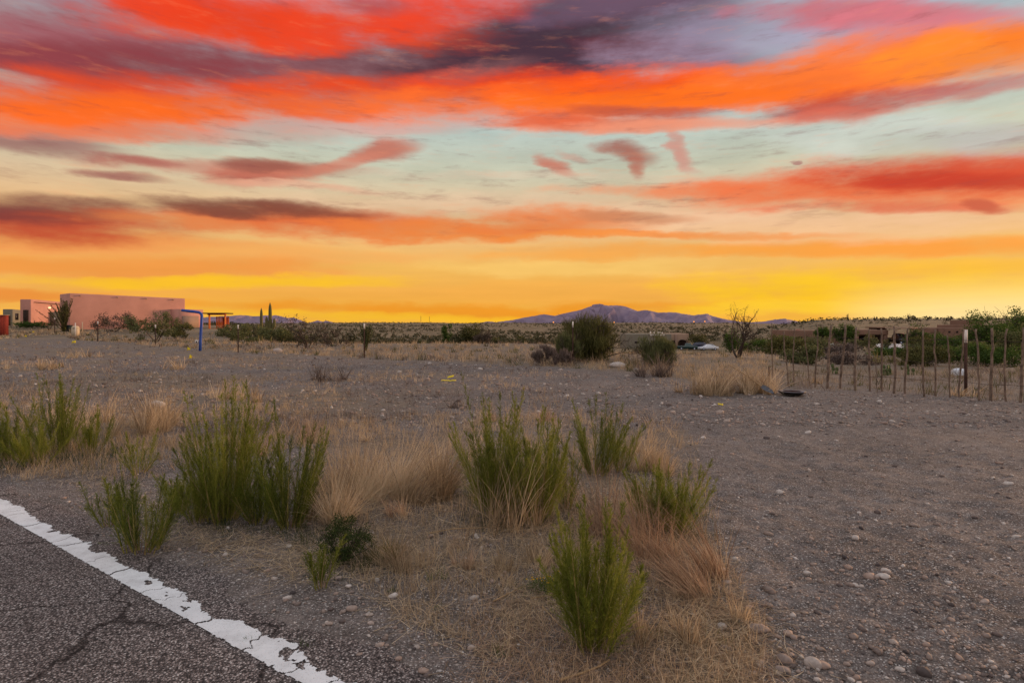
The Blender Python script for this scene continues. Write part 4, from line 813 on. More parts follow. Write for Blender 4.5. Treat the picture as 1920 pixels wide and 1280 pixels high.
for nm, lab, sel, mt, sp in (('dry_weeds', 'low grey brown dead weeds dotted over the lot', gsel, 'grey', .75), ('short_straw', 'short pale dry grass dotted over the lot', ~gsel, 'dry', .55)):
    P1 = tufts(q[sel], 9, .05, .20, .00045, .055, sp); tag(mesh_obj(nm, P1[0], [P1[1]], M[mt], None, P1[2]), lab, 'dry grass', kind='stuff')
q = np.vstack([scatter_px(150, [(320, 930), (630, 940), (650, 1000), (560, 1015), (350, 990)]), scatter_px(120, [(850, 925), (1100, 930), (1100, 995), (880, 995)]), scatter_px(130, [(-40, 835), (230, 840), (230, 882), (-40, 890)]), scatter_px(60, [(560, 1000), (730, 1000), (720, 1065), (590, 1075)]), scatter_px(60, [(1190, 960), (1330, 960), (1330, 1010), (1200, 1010)])]); q = q + rng.normal(0, .05, q.shape)
P1 = tufts(q, 16, .05, .20, .0004, .06, .9); tag(mesh_obj('verge_weeds', P1[0], [P1[1]], M['darkleaf'], None, P1[2]), 'dark low weeds growing round the feet of the broom shrubs', 'weeds', kind='stuff')
q = np.vstack([scatter_px(330, [(560, 820), (880, 790), (1300, 790), (1340, 1000), (1380, 1120), (700, 1120), (600, 960)]), scatter_px(140, [(0, 760), (420, 740), (620, 790), (560, 850), (0, 860)])]); P1 = tufts(q, 14, .10, .34, .0006, .05, .65); tag(mesh_obj('loose_straw_tufts', P1[0], [P1[1]], M['dry'], None, P1[2]), 'loose straw stalks standing between the larger straw clumps', 'dry grass', kind='stuff')
def strip(n, y1, x0=-300, x1=2300):
    px = rng.uniform(x0, x1, n); b = np.interp(px, BND[:, 0], BND[:, 1]); f = rng.random(n)
    Y = 1 / ((1 - f) / (EYE * F / (b - HZ)) + f / y1); return np.stack([(px - 960) / F * Y, Y], -1)
q = strip(6500, 75); w = fbm(q[:, 0] / 3.5, q[:, 1] / 3.5, 3, 37) * .5 + .5 * rng.random(len(q)); rt = sst(1400, 1470, q[:, 0] / q[:, 1] * F + 960); q = q[w > .36 + .14 * rt]
rs = q[:, 0] / q[:, 1] * F + 960 > 1455 + rng.normal(0, 20, len(q))
P1 = tufts(q[~rs], 11, .10, .36, .00045, .10, .5); tag(mesh_obj('field_grass', P1[0], [P1[1]], M['dry'], None, P1[2]), 'golden dry grass covering the field behind the fence posts', 'dry grass', kind='stuff')
P1 = tufts(q[rs], 14, .08, .30, .00045, .10, .6); tag(mesh_obj('fence_grass', P1[0], [P1[1]], M['palegrass'], None, P1[2]), 'pale grey straw tufts on the ground behind the stick fence', 'dry grass', kind='stuff')
q = strip(1300, 70); w = fbm(q[:, 0] / 5, q[:, 1] / 5, 3, 57); q = q[w > .50]; P1 = tufts(q, 16, .15, .45, .0006, .14, .9); tag(mesh_obj('field_weeds', P1[0], [P1[1]], M['grey'], None, P1[2]), 'dark dead weeds mixed into the golden field grass', 'weeds', kind='stuff')
q = strip(420, 70); P1 = tufts(q, 22, .12, .4, .0007, .14, .8); tag(mesh_obj('field_herbs', P1[0], [P1[1]], M['olive'], None, P1[2]), 'olive green herbs scattered through the golden field grass', 'herbs', kind='stuff')
# far scrub on the hillsides
def scrubmass(n, ymin, ymax, smin, smax, tmin=-.95, tmax=.98):
    Y = np.exp(rng.uniform(math.log(ymin), math.log(ymax), n)); t = rng.uniform(tmin, tmax, n); X = t * Y
    keep = fbm(X / 45, Y / 45, 3, 47) > .40; X, Y = X[keep], Y[keep]; return np.stack([X, Y], -1), rng.uniform(smin, smax, keep.sum())
q, s_ = scrubmass(24000, 62, 1000, .4, 1.7)
tt = q[:, 0] / q[:, 1]; ok = ~((tt > .38) & (rng.random(len(tt)) < .72)) & ~((q[:, 1] < 190) & (tt > .15) & (tt < .40) & (q[:, 1] > 118)) & ~((q[:, 1] < 135) & (tt > .47)) & ~((tt < -.5) & (q[:, 1] < 130)) & ~((tt > .15) & (tt < .42) & (q[:, 1] < 120) & (rng.random(len(tt)) < .8)); q, s_ = q[ok], s_[ok]
band = (q[:, 1] > 80) & (q[:, 1] < 240); s_[band] *= 1.25; s_[q[:, 1] > 240] *= 1.0; s_[q[:, 0] / q[:, 1] > .38] *= .62; 
tt = q[:, 0] / q[:, 1]; ok = ~((tt > .24) & (tt < .42) & (q[:, 1] < 165)); q, s_ = q[ok], s_[ok]
nearm = q[:, 1] < 230; nearm &= (rng.random(len(q)) < .42) | ~nearm; farm = q[:, 1] >= 230
def scrub_mesh(name, lab, sel, k, lo, hi):
    Q, S = q[sel], s_[sel]; n = len(Q)
    c_ = lift(Q, False)[:, None] + np.array([0, 0, .42]) * S[:, None, None] + unit(rng.normal(size=(n, k, 3))) * rng.random((n, k, 1)) ** .45 * S[:, None, None] * [.75, .75, .5]
    nv = leafquads(c_.reshape(-1, 3), np.repeat(S, k) * rng.uniform(lo, hi, n * k), np.clip(np.repeat(rng.uniform(.1, .8, n), k) + rng.normal(0, .12, n * k), 0, 1))
    tag(mesh_obj(name, nv[0], [nv[1]], M['scrub'], None, nv[2]), lab, 'scrub', kind='stuff')
rx = rng.uniform(.42, 1.0, 260); ry = rng.uniform(262, 312, 260); q = np.vstack([q, np.stack([rx * ry, ry], -1)]); s_ = np.append(s_, rng.uniform(.7, 2.0, 260)); farm = np.append(farm, np.ones(260, bool)); nearm = np.append(nearm, np.zeros(260, bool))
scrub_mesh('desert_scrub', 'far desert scrub dotting the hillsides below the horizon', farm, 12, .35, .7)
scrub_mesh('valley_scrub', 'dark scrub filling the valley floor beyond the field', nearm, 45, .16, .34)
#PART4
# ------------------------------------------------------------------ shrubs, cacti and trees of the middle distance
ocotillo(120, 70, 628, 566, 36, 46, 'bushy green ocotillo in front of the pink building corner', mt=M['olive'])
ocotillo(92, 72, 622, 592, 22, 7, 'thin leaning ocotillo left of the bushy one', leafy=False)
ocotillo(685, 34, 655, 606, 14, 20, 'green ocotillo right behind a white topped post', mt=M['mesq'])
for px, Y, by, ty, hw, n, lab in [(1640, 270, 604, 594, 9, 9, 'ocotillo on the right ridge above the carport roof'), (1703, 280, 603, 590, 8, 8, 'forked ocotillo on the right ridge against the sky'), (1590, 290, 604, 592, 7, 6, 'thin ocotillo on the ridge above the dense green trees'), (1852, 270, 601, 587, 9, 8, 'ocotillo on the ridge above the far right house'), (1905, 240, 600, 585, 8, 8, 'ocotillo on the ridge at the right edge')]:
    ocotillo(px, Y, by, ty, hw, n, lab, leafy=False)
for a in [
 ('dry_bush', 205, 68, 626, 592, 42, 'brown', 'brown half bare bush in front of the pink wall', 'shrub', .10, 1500, {}),
 ('dry_bush', 240, 72, 624, 592, 16, 'brown', 'thin bare twigged bush against the pink wall', 'shrub', .08, 200, {}),
 ('mesquite', 293, 51, 644, 592, 46, 'mesq', 'round mesquite behind the third fence post from the left', 'tree', .085, 3000, {}),
 ('mesquite', 345, 60, 632, 604, 30, 'olive', 'low dark bush between mesquite and blue pipe', 'shrub', .09, 1600, {}),
 ('mesquite', 440, 52, 645, 617, 32, 'mesq', 'spreading mesquite left of the saguaros', 'tree', .085, 2000, {}),
 ('mesquite', 492, 48, 648, 616, 44, 'mesq', 'spreading mesquite with dark limbs below the saguaros', 'tree', .085, 3200, {}),
 ('mesquite', 540, 50, 646, 622, 30, 'olive', 'low mesquite right of the saguaros', 'tree', .085, 1500, {}),
 ('bare_bush', 575, 38, 662, 606, 42, 'brown', 'leafless grey bush between the saguaros and the ocotillo', 'shrub', .06, 900, {}),
 ('bare_bush', 625, 40, 660, 625, 34, 'brown', 'low leafless bush left of the green ocotillo', 'shrub', .06, 600, {}),
 ('shrub', 50, 78, 622, 606, 34, 'green', 'green hedge bush beside the red metal shed', 'shrub', .10, 1800, dict(solid=True)),
 ('shrub', 250, 80, 622, 606, 30, 'olive', 'dark bush at the foot of the pink wall', 'shrub', .10, 1200, {}),
 ('juniper_tree', 838, 72, 648, 609, 15, 'green', 'slim dark tree left of the round dark tree', 'tree', .12, 1300, {}),
 ('mesquite', 884, 66, 650, 605, 28, 'olive', 'round dark tree in the middle of the far field', 'tree', .11, 3000, dict(solid=True)),
 ('dry_bush', 905, 60, 650, 618, 20, 'brown', 'brown bush touching the round dark tree', 'shrub', .09, 1400, dict(solid=True)),
 ('shrub', 975, 70, 645, 630, 14, 'olive', 'small dark bush right of the brown bush', 'shrub', .10, 700, {}),
 ('shrub', 925, 70, 647, 632, 14, 'olive', 'small olive bush right of the round dark tree', 'shrub', .10, 700, {}),
 ('creosote_bush', 1112, 25.2, 686, 599, 70, 'olive', 'big olive green bush behind the middle fence post', 'shrub', .05, 9500, dict(upright=3.4, solid=True, low=-.06, nl=14)),
 ('creosote_bush', 1065, 23.5, 690, 628, 28, 'mesq', 'bright green bush on the left of the big olive bush', 'shrub', .05, 4000, dict(upright=2.4, solid=True, low=-.06)),
 ('creosote_bush', 1226, 22.3, 697, 634, 44, 'mesq', 'loose olive bush right of the large pale boulder', 'shrub', .05, 6000, dict(upright=3.0, solid=True, low=-.06, nl=9)),
 ('weed_bush', 1022, 22.5, 690, 657, 28, 'grey', 'round grey dead weed bush left of the big olive bush', 'shrub', .035, 2600, dict(upright=2.2)),
 ('weed_bush', 1055, 22, 694, 668, 20, 'grey', 'small grey dead weed touching the big olive bush', 'shrub', .035, 1400, dict(upright=2.2)),
 ('shrub', 1250, 60, 655, 640, 16, 'olive', 'small dark bush in front of the tan house', 'shrub', .09, 700, {}),
 ('shrub', 1374, 112, 652, 612, 30, 'green', 'dark green tree right of the parked cars', 'tree', .16, 2600, dict(solid=True)),
 ('shrub', 1310, 150, 640, 618, 26, 'olive', 'olive tree behind the parked cars', 'tree', .2, 1500, dict(solid=True)),
 ('shrub', 1415, 55, 668, 640, 34, 'green', 'green bush behind the dead tree', 'shrub', .09, 1800, {}),
 ('mesquite', 1458, 42, 672, 640, 28, 'olive', 'dark mesquite behind the start of the stick fence', 'tree', .08, 1500, {}),
 ('shrub', 1515, 48, 676, 636, 42, 'mesq', 'wide green bush behind the thin sticks of the fence', 'shrub', .08, 3000, dict(solid=True)),
 ('shrub', 1490, 45, 680, 652, 30, 'olive', 'dark bush low behind the thin fence sticks', 'shrub', .08, 1500, {}),
 ('clipped_tree', 1546, 92, 646, 609, 17, 'green', 'dark clipped round tree by the house path', 'tree', .14, 3000, dict(solid=True, low=.35)),
 ('clipped_tree', 1585, 90, 646, 602, 24, 'green', 'bright clipped round tree right of the house path', 'tree', .14, 4200, dict(solid=True, low=.2)),
 ('shrub', 1600, 84, 652, 636, 16, 'mesq', 'yellow green low bush under the bright clipped tree', 'shrub', .10, 900, dict(solid=True)),
 ('shrub', 1632, 60, 668, 640, 22, 'mesq', 'grey green bush in front of the driveway', 'shrub', .09, 1100, {}),
 ('shrub', 1580, 44, 690, 662, 34, 'grey', 'grey brown bush low behind the thick fence sticks', 'shrub', .07, 1600, dict(solid=True)),
 ('shrub', 1718, 66, 672, 620, 22, 'green', 'dark green tree right of the carport', 'tree', .11, 2200, dict(solid=True)),
 ('shrub', 1745, 74, 660, 624, 22, 'green', 'fresh green bush left of the far right house', 'shrub', .11, 2000, dict(solid=True)),
 ('shrub', 1736, 50, 684, 645, 30, 'olive', 'wide olive bush behind the middle of the stick fence', 'shrub', .08, 3000, dict(solid=True)),
 ('shrub', 1785, 62, 668, 630, 24, 'green', 'green bush in front of the far right house', 'shrub', .10, 2200, dict(solid=True)),
 ('shrub', 1700, 40, 692, 662, 30, 'mesq', 'pale green bush behind the fence right of the yucca', 'shrub', .07, 1600, dict(solid=True)),
 ('shrub', 1785, 42, 690, 665, 26, 'olive', 'low olive bush behind the pale dome', 'shrub', .07, 1300, dict(solid=True)),
 ('shrub', 1668, 40, 686, 664, 30, 'green', 'green bush behind the yuccas in front of the driveway', 'shrub', .07, 1800, dict(solid=True)),
 ('shrub', 1512, 27, 690, 648, 34, 'mesq', 'loose green bush close behind the thin fence sticks', 'shrub', .055, 2600, dict(solid=True, low=0)), ('shrub', 1592, 28, 690, 662, 30, 'grey', 'dead brown bush close behind the thick fence sticks', 'shrub', .05, 1700, dict(solid=True, low=0)),
 ('shrub', 1742, 26, 692, 650, 36, 'olive', 'olive bush close behind the middle of the stick fence', 'shrub', .055, 2900, dict(solid=True, low=0)), ('shrub', 1852, 26, 694, 645, 42, 'green', 'leafy green bush close behind the right part of the fence', 'shrub', .055, 3400, dict(solid=True, low=0)), ('shrub', 1786, 29, 690, 652, 26, 'green', 'green bush just left of the white topped stout post', 'shrub', .055, 1900, dict(solid=True, low=0)), ('shrub', 1810, 48, 682, 640, 34, 'green', 'dense green bush behind the white topped stout post', 'shrub', .08, 2600, dict(solid=True)),
 ('shrub', 1450, 80, 655, 622, 36, 'olive', 'dark olive tree line end left of the brown house', 'tree', .12, 2400, dict(solid=True)), ('shrub', 1490, 70, 660, 628, 30, 'green', 'dense green bush hiding the left end of the brown house', 'shrub', .11, 2200, dict(solid=True)),
 ('mesquite', 1860, 44, 692, 604, 44, 'green', 'tall dark tree behind the right end of the stick fence', 'tree', .09, 5200, dict(solid=True)),
 ('mesquite', 1835, 56, 676, 630, 30, 'green', 'dark tree left of the tall tree at the right', 'tree', .10, 2600, dict(solid=True)),
 ('mesquite', 1930, 50, 690, 598, 40, 'green', 'tall tree cut by the right edge of the picture', 'tree', .10, 4200, dict(solid=True)),
 ('shrub', 1900, 30, 706, 636, 30, 'mesq', 'pale yellowish bush behind the last fence sticks', 'shrub', .06, 2600, {}),
 ('shrub', 1850, 34, 700, 668, 30, 'mesq', 'low pale bush in front of the tall dark tree', 'shrub', .06, 1500, {}),
]:
    nm, px, Y, by, ty, hw, mt, lab, cat, lf, n, kw = a
    if px > 1440 and Y < 85: hw *= 1.28; n = int(n * 1.35)
    shrub(nm, px, Y, by, ty, hw, M[mt], lab, cat, leaf=lf, n=n, seed=3, **kw)
# dead tree
shrub('dead_tree', 1385, 27, 672, 574, 50, M['brown'], 'bare grey dead tree leaning up to the right', 'tree', 'desert shrubs beyond the lot', n=0, nl=5, tr=.055, seed=21, twig=M['bark'], levels=3)
# thin bare saplings of the valley floor kept to individuals that show
# saguaros
def saguaro(px, Y, basey, topy, label, arms, r):
    p = D(px, Y); z = float(hgt(*p)); H = Zat(topy, Y) - z
    root = empty('saguaro', (p[0], p[1], z), label, 'cactus', 'saguaro cacti')
    def rib(pts, rad, name):
        mb = MB(); pts = np.array(pts); n = 20; k = len(pts); t = unit(np.gradient(pts, axis=0)); ref = np.array([0, 1., 0]); a = unit(np.cross(t, ref)); b = np.cross(t, a)
        th = np.arange(n) / n * 2 * math.pi; rr = np.where(np.arange(n) % 2 == 0, 1.0, .82); rad = np.asarray(rad)
        v = pts[:, None] + rad[:, None, None] * rr[None, :, None] * (np.cos(th)[None, :, None] * a[:, None] + np.sin(th)[None, :, None] * b[:, None])
        i = np.arange(k - 1)[:, None] * n; j = np.arange(n)[None]; jn = (j + 1) % n
        mb.add(v.reshape(-1, 3), [np.stack([i + j, i + jn, i + n + jn, i + n + j], -1).reshape(-1, 4)]); mb.build(name, M['saguaro'], root, True)
    zz = np.linspace(-.05, H, 12); rib([(0.01 * math.sin(q), 0, q) for q in zz], r * np.array([.8, .9, .95, 1, 1, 1, 1, 1, .97, .9, .7, .1]), 'trunk')
    for s, h0, h1, o_ in arms:
        u = np.linspace(0, 1, 5); cur = [(s * (r * .3 + o_ * math.sin(q * 1.57)), 0, h0 - .0 + o_ * (1 - math.cos(q * 1.57))) for q in u]; st = [(s * (r * .3 + o_), 0, q) for q in np.linspace(h0 + o_ * 1.1, h1, 6)[1:]]
        rib(cur + st, r * np.array([.6, .7, .75, .78, .8, .8, .8, .78, .6, .1]), 'arm')
saguaro(506.5, 56, 640, 567, 'tall saguaro with raised arms behind the mesquites', [(-1, 1.35, 2.55, .30), (-1, 1.2, 2.2, .20), (1, 1.3, 2.35, .36), (1, 1.25, 1.9, .24)], .17)
saguaro(490, 58, 640, 577, 'slim armless saguaro left of the tall one', [], .15)
saguaro(483.5, 57, 640, 607, 'short saguaro stub left of the slim one', [], .13)
# yucca / sotol tufts and prickly pears
for px, Y, by, hh, n, lab in [(1642, 29, 690, .95, 170, 'large yellow green yucca behind the stick fence'), (1678, 30, 690, .85, 130, 'greener yucca right of the large one'), (1703, 27, 695, .75, 90, 'pale yucca behind the bent fence stick'), (1487, 30, 690, .5, 60, 'small yellowing yucca behind the thin sticks')]:
    p = D(px, Y); clump('yucca', p, hh, .45, n, M['yucca'], lab, 'yucca', 'yuccas beyond the stick fence', .035, spread=2.3, droop=.25)
for px, Y, n, lab in [(1660, 19, 11, 'prickly pear low behind the middle of the stick fence'), (1718, 19, 5, 'small prickly pear right of the other one'), (1568, 20, 5, 'small prickly pear behind the thick fence sticks'), (1490, 27, 6, 'prickly pear behind the thin fence sticks')]:
    p = D(px, Y); root = empty('prickly_pear', ground3(p), lab, 'cactus', 'prickly pears beyond the stick fence')
    for k in range(n):
        a = random.uniform(0, 3.14); c_ = np.array([random.gauss(0, .16), random.gauss(0, .10), .05]) if k % 3 == 0 else c_ + np.array([random.uniform(-.05, .05), random.uniform(-.03, .03), .115]); mb = MB()
        v = np.array([[math.cos(t) * .055, 0, math.sin(t) * .075] for t in np.linspace(0, 6.28, 13)[:-1]]); ca, sa = math.cos(a), math.sin(a)
        v = np.vstack([v * .9 + [0, .016, 0], v + [0, 0, 0], v * .9 - [0, .016, 0]]); v = np.column_stack([v[:, 0] * ca - v[:, 1] * sa, v[:, 0] * sa + v[:, 1] * ca, v[:, 2]])
        i = np.arange(12); j = (i + 1) % 12; mb.add(v + c_, [np.column_stack([i, j, j + 12, i + 12]), np.column_stack([i + 12, j + 12, j + 24, i + 24]), i[None, ::-1], (i + 24)[None]]); mb.build('pad', M['cactus'], root, True)

# ------------------------------------------------------------------ fence posts
for px, by, ty, lab in [(102.5, 631, 602.5, 'rusty steel fence post with white top, farthest left'), (183.5, 641, 603.5, 'rusty fence post with white top, second from the left'), (291.5, 648, 608.5, 'rusty fence post with white top in front of the round mesquite'), (446.5, 660, 608, 'rusty fence post with white top left of the saguaros'), (683, 670, 606, 'rusty fence post with white top in front of the green ocotillo'), (1074, 681, 602.5, 'rusty fence post with white top in front of the big olive bush')]:
    p = G(px, by); H = (by - ty) / F * p[1]; root = empty('fence_post', ground3(p), lab, 'fence post', 'steel posts with white tops along the lot', random.uniform(-.4, .4))
    for nm, z0, z1, e, mt in (('post', -.25, H - .24, 0, 'rust'), ('painted_top', H - .24, H, .004, 'white')):
        mb = MB(); w = max(.022, .0011 * p[1]) + e; mb.box((-w, -.004 - e, z0), (w, .004 + e, z1)); mb.box((-.004 - e, .0045 + e, z0), (.004 + e, .035 + e, z1)); mb.build(nm, M[mt], root)
    for k in range(5):
        mb = MB(); mb.box((-.008, -.016, .3 + k * .25), (.008, -.0045, .325 + k * .25)); mb.build('stud', M['rust'], root)
p = G(1811, 734); root = empty('fence_post', ground3(p), 'stout dark post with long white top behind the stick fence', 'fence post', 'steel posts with white tops along the lot')
for nm, z0, z1, mt in (('post', -.2, 1.19, 'rust'), ('painted_top', 1.19, 1.50, 'white')):
    mb = MB(); w = .035 if nm == 'post' else .040; mb.box((-w, -.006, z0), (w, .006, z1)); mb.box((-.006, .0065, z0), (.006, .05, z1)); mb.build(nm, M[mt], root)
p = G(1442, 722); root = empty('steel_stake', ground3(p), 'short rusty stake at the left end of the stick fence', 'stake'); mb = MB(); mb.box((-.016, -.004, -.1), (.016, .004, .50)); mb.box((-.004, .0045, -.1), (.004, .03, .50)); mb.build('stake_bar', M['rust'], root)
# stick fence of crooked ribs, tied with wire
ST = [ # path from top to foot (px, py), half width px
 [(1447, 606), (1447, 650), (1448, 690), (1449, 713), 1.3], [(1471, 621), (1470.5, 652), (1475.5, 683), (1479.5, 725), 1.6], [(1490, 616), (1489.4, 645), (1487, 675), (1490, 720), 1.3], [(1508, 614), (1511.5, 652), (1516, 691), (1518.4, 721), 1.3], [(1531, 609), (1532.5, 645), (1529.6, 683), (1527, 726), 1.7],
 [(1559, 611), (1554, 652), (1552.6, 699), (1550.6, 728), 2.9], [(1585, 608), (1582, 652), (1576, 699), (1575, 728), 2.6], [(1605, 614), (1603.4, 658), (1602.5, 695), (1603.4, 731), 2.6], [(1629, 617), (1629, 650), (1629.7, 675), (1631, 732), 2.1], [(1642, 665), (1642.5, 690), (1644, 715), (1644, 734), .9], [(1650, 616), (1652.6, 658), (1652, 695), (1654, 733), 2.2],
 [(1676.5, 611), (1678, 650), (1678.5, 690), (1676, 737), 2.6], [(1703, 616), (1701.5, 658), (1697, 708), (1695.8, 738), 2.2], [(1728.6, 616), (1727.8, 675), (1730, 716), (1733.8, 743), 2.2], [(1756, 617), (1752, 652), (1755, 683), (1753, 741), 1.9], [(1777, 629), (1778.5, 652), (1780, 675), (1782, 744), 1.7], [(1804.5, 616), (1802, 675), (1798, 710), (1796.7, 744), 1.9],
 [(1830, 616), (1833.6, 652), (1834.4, 699), (1836, 749), 2.1], [(1859, 614), (1861.5, 652), (1858, 699), (1858, 750), 2.9], [(1890, 616), (1886, 675), (1885.5, 715), (1885, 751), 2.0], [(1919.5, 614), (1917, 660), (1915.6, 700), (1914, 753), 2.8],
 [(1950, 612), (1946, 660), (1948, 710), (1944, 756), 2.2], [(1982, 614), (1980, 660), (1978, 700), (1980, 760), 2.5], [(2015, 612), (2018, 660), (2010, 700), (2012, 764), 2.0], [(2050, 613), (2050, 660), (2046, 700), (2045, 768), 2.6]]
p0 = G(1680, 736); FR = empty('stick_fence', ground3(p0), 'fence of crooked upright sticks tied with wire, on the right', 'fence'); org = np.array(FR.location)
feet = []
for s in ST:
    pts = s[:-1]; hw = s[-1]; Y = EYE * F / (pts[-1][1] - HZ); feet.append((pts[-1][0], Y))
    c_ = np.array([[(x - 960) / F * Y, Y, Zat(y, Y)] for x, y in pts[::-1]]); c_[0, 2] = float(hgt(c_[0, 0], Y)) - .15
    t = np.linspace(0, len(c_) - 1, 13); c2 = np.stack([np.interp(t, np.arange(len(c_)), c_[:, k]) for k in range(3)], -1)
    for _ in range(2): c2[1:-1] = (c2[:-2] + 2 * c2[1:-1] + c2[2:]) / 4
    c2[1:] += rng.normal(0, .006, (12, 3)); c2[:, 1] += np.linspace(0, random.uniform(-.05, .05), 13)
    rr = hw / F * Y * .78 * np.linspace(1.1, .85, 13) * rng.uniform(.88, 1.12, 13); mb = MB(); mb.tube(c2 - org, rr, 8); mb.build('stick', M['rib'], FR, True)
for hz_ in (.36, .78, 1.27):
    c_ = []
    for (x, Y) in feet:
        X = (x - 960) / F * Y; c_.append((X, Y - .03, float(hgt(X, Y)) + hz_ + random.uniform(-.015, .015)))
    mb = MB(); mb.tube(np.array(c_) - org, .0042, 4); mb.build('wire', M['wire'], FR)

# ------------------------------------------------------------------ small things on the lot
# blue bent pipe with its meter box
p = G(375, 658); Y = p[1]; root = empty('bent_pipe_post', ground3(p), 'bright blue steel pipe bent over at the top, standing on the lot', 'post')
path = [(375, 662), (376, 640), (377.5, 610), (378.5, 592), (377, 588), (373, 585.5), (366, 584.5), (352, 583), (341, 581.5)]
c_ = np.array([((x - 375) / F * Y, 0, Zat(y, Y) - root.location.z) for x, y in path]); mb = MB(); mb.tube(c_, .078, 12); mb.build('pipe', M['blue'], root, True)
mb = MB(); mb.box((-.24, -.10, .43), (-.085, .02, .63)); bx = mb.build('meter_box', M['white'], root); mb = MB(); mb.box((-.19, -.115, .47), (-.12, -.1005, .58)); mb.build('box_window', M['glass'], bx)
# fire pan
p = G(1485, 741); root = empty('fire_pan', ground3(p), 'shallow black octagonal fire pan lying on the gravel', 'fire pan')
mb = MB(); mb.lathe([(.15, -.01), (.17, .0), (.285, .075), (.285, .085)], 8, ph=.39); mb.build('bowl', M['panblack'], root)
mb = MB(); mb.lathe([(.285, .0855), (.285, .094), (.205, .090), (.17, .040), (.0, .035)], 8, ph=.39); pi_ = mb.build('inner_floor', M['paninner'], root)
mb = MB(); mb.lathe([(.290, .0945), (.290, .100), (.215, .098), (.215, .0945)], 8, ph=.39); mb.build('rim', M['bluegrey'], root)
for k in range(7):
    v, f, r = stone_mesh(k + 40, .05, .04, .03, random.uniform(.3, .9), 1); o = mesh_obj('ash_lump', v + [random.uniform(-.13, .13), random.uniform(-.1, .1), .055], [f], M['stone'], root, r)
# shovel
p = G(1442, 740); root = empty('shovel', ground3(p), 'shovel with blue grey blade lying at the end of the straw', 'shovel')
mb = MB(); u = np.linspace(0, 1, 7); w = np.array([.05, .085, .095, .095, .085, .06, .01]); rows = []
for q, ww in zip(u, w):
    c0 = np.array([-.09 + .17 * q, .20 - .26 * q, .17 - .15 * q]); sd_ = unit(np.array([.84, .55, .25])); 
    for m in (-1, -.5, 0, .5, 1): rows.append(c0 + sd_ * ww * m + np.array([0, 0, .02]) * m * m)
i = np.arange(6)[:, None] * 5; j = np.arange(4)[None]; mb.add(rows, [np.stack([i + j, i + j + 1, i + j + 6, i + j + 5], -1).reshape(-1, 4)]); b_ = mb.build('blade', M['steel'], root, True); sm_ = b_.modifiers.new('thickness', 'SOLIDIFY'); sm_.thickness = .004
mb = MB(); mb.tube([(-.08, .19, .165), (-.14, .27, .22), (-.30, .55, .40), (-.55, .98, .62)], .017, 8); mb.build('handle', M['wood'], root, True)
# utility pedestal, dark box and the two pale stakes
p = G(141.5, 633); root = empty('utility_pedestal', ground3(p), 'cream rounded utility pedestal left of the second fence post', 'pedestal'); mb = MB(); mb.box((-.30, -.22, -.05), (.30, .22, .95)); mb.build('body', M['cream'], root); mb = MB(); mb.lathe([(.36, .952), (.34, 1.06), (.24, 1.14), (.0, 1.17)], 8, ph=.39); mb.build('cap', M['cream'], root)
p = G(130, 630); root = empty('utility_box', ground3(p), 'dark green utility box left of the cream pedestal', 'utility box'); mb = MB(); mb.box((-.26, -.2, -.05), (.26, .2, .72)); mb.build('body', M['darkgreen'], root); mb = MB(); mb.box((-.29, -.23, .723), (.29, .23, .78)); mb.build('lid', M['darkgreen'], root)
for px, py, ty, lab in [(134.5, 634, 609, 'pale marker stake between dark box and cream pedestal'), (148, 633, 608.5, 'pale marker stake on the right of the cream pedestal')]:
    p = G(px, py); p[1] += .5; mb = MB(); mb.box((-.045, -.012, -.1), (.045, .012, 1.55)); o = mb.build('marker_stake', M['white'] if px < 140 else M['cream'], None); o.location = ground3(p); tag(o, lab, 'stake', 'marker stakes')
# yellow flagging scraps
for px, py, w, lab in [(47, 634, 5, 'yellow flag left of the first fence post'), (61, 631, 4, 'tiny yellow flag just right of the leftmost flag'), (115.5, 629, 4, 'yellow flag left of the dark utility box'), (123.5, 629, 4, 'yellow flag touching the dark utility box'), (137, 646, 7, 'yellow flag on the lot below the cream pedestal'), (352, 659, 7, 'yellow flag left of the blue pipe'), (355, 674, 5, 'small yellow scrap below the blue pipe flag')]:
    p = G(px, py); s = w / F * p[1]; n = 5; x = np.linspace(-.5, .5, n); mb = MB(); v = []
    for k, q in enumerate(x): v += [(q * s, .05 * math.sin(k * 2), .03 + .10 * math.sin(k * 1.7) ** 2), (q * s + .03, .06 + .05 * math.cos(k * 2), .16 + .14 * math.sin(k * 1.1 + px) ** 2)]
    i = np.arange(n - 1) * 2; mb.add(v, [np.column_stack([i, i + 2, i + 3, i + 1])]); o = mb.build('yellow_flag', M['yellow']); m_ = o.modifiers.new('thickness', 'SOLIDIFY'); m_.thickness = .004; o.location = ground3(p); tag(o, lab, 'flag', 'yellow survey flags')
for px, py, w, lab in [(841, 714, 28, 'strip of yellow tape on bare ground in mid lot'), (1352, 758, 10, 'short yellow tape scrap at the top of the gravel drive')]:
    p = G(px, py); s = w / F * p[1]; n = 9; v = []
    for k, q in enumerate(np.linspace(-.5, .5, n)): h = float(hgt(p[0] + q * s, p[1], True)) + .012 + .018 * abs(math.sin(k * 1.9)); v += [(p[0] + q * s, p[1] - .02 + .03 * math.sin(k), h), (p[0] + q * s, p[1] + .035 + .03 * math.sin(k), h + .02)]
    i = np.arange(n - 1) * 2; mb = MB(); mb.add(v, [np.column_stack([i, i + 2, i + 3, i + 1])])
    if w > 20: mb.add([(p[0] - .08, p[1] + .3, .05), (p[0] + .10, p[1] + .3, .09), (p[0] + .12, p[1] + .36, .14), (p[0] - .05, p[1] + .36, .10)], [[0, 1, 2, 3]])
    o = mb.build('yellow_tape', M['yellow']); m_ = o.modifiers.new('thickness', 'SOLIDIFY'); m_.thickness = .003; tag(o, lab, 'tape', 'yellow survey tapes')
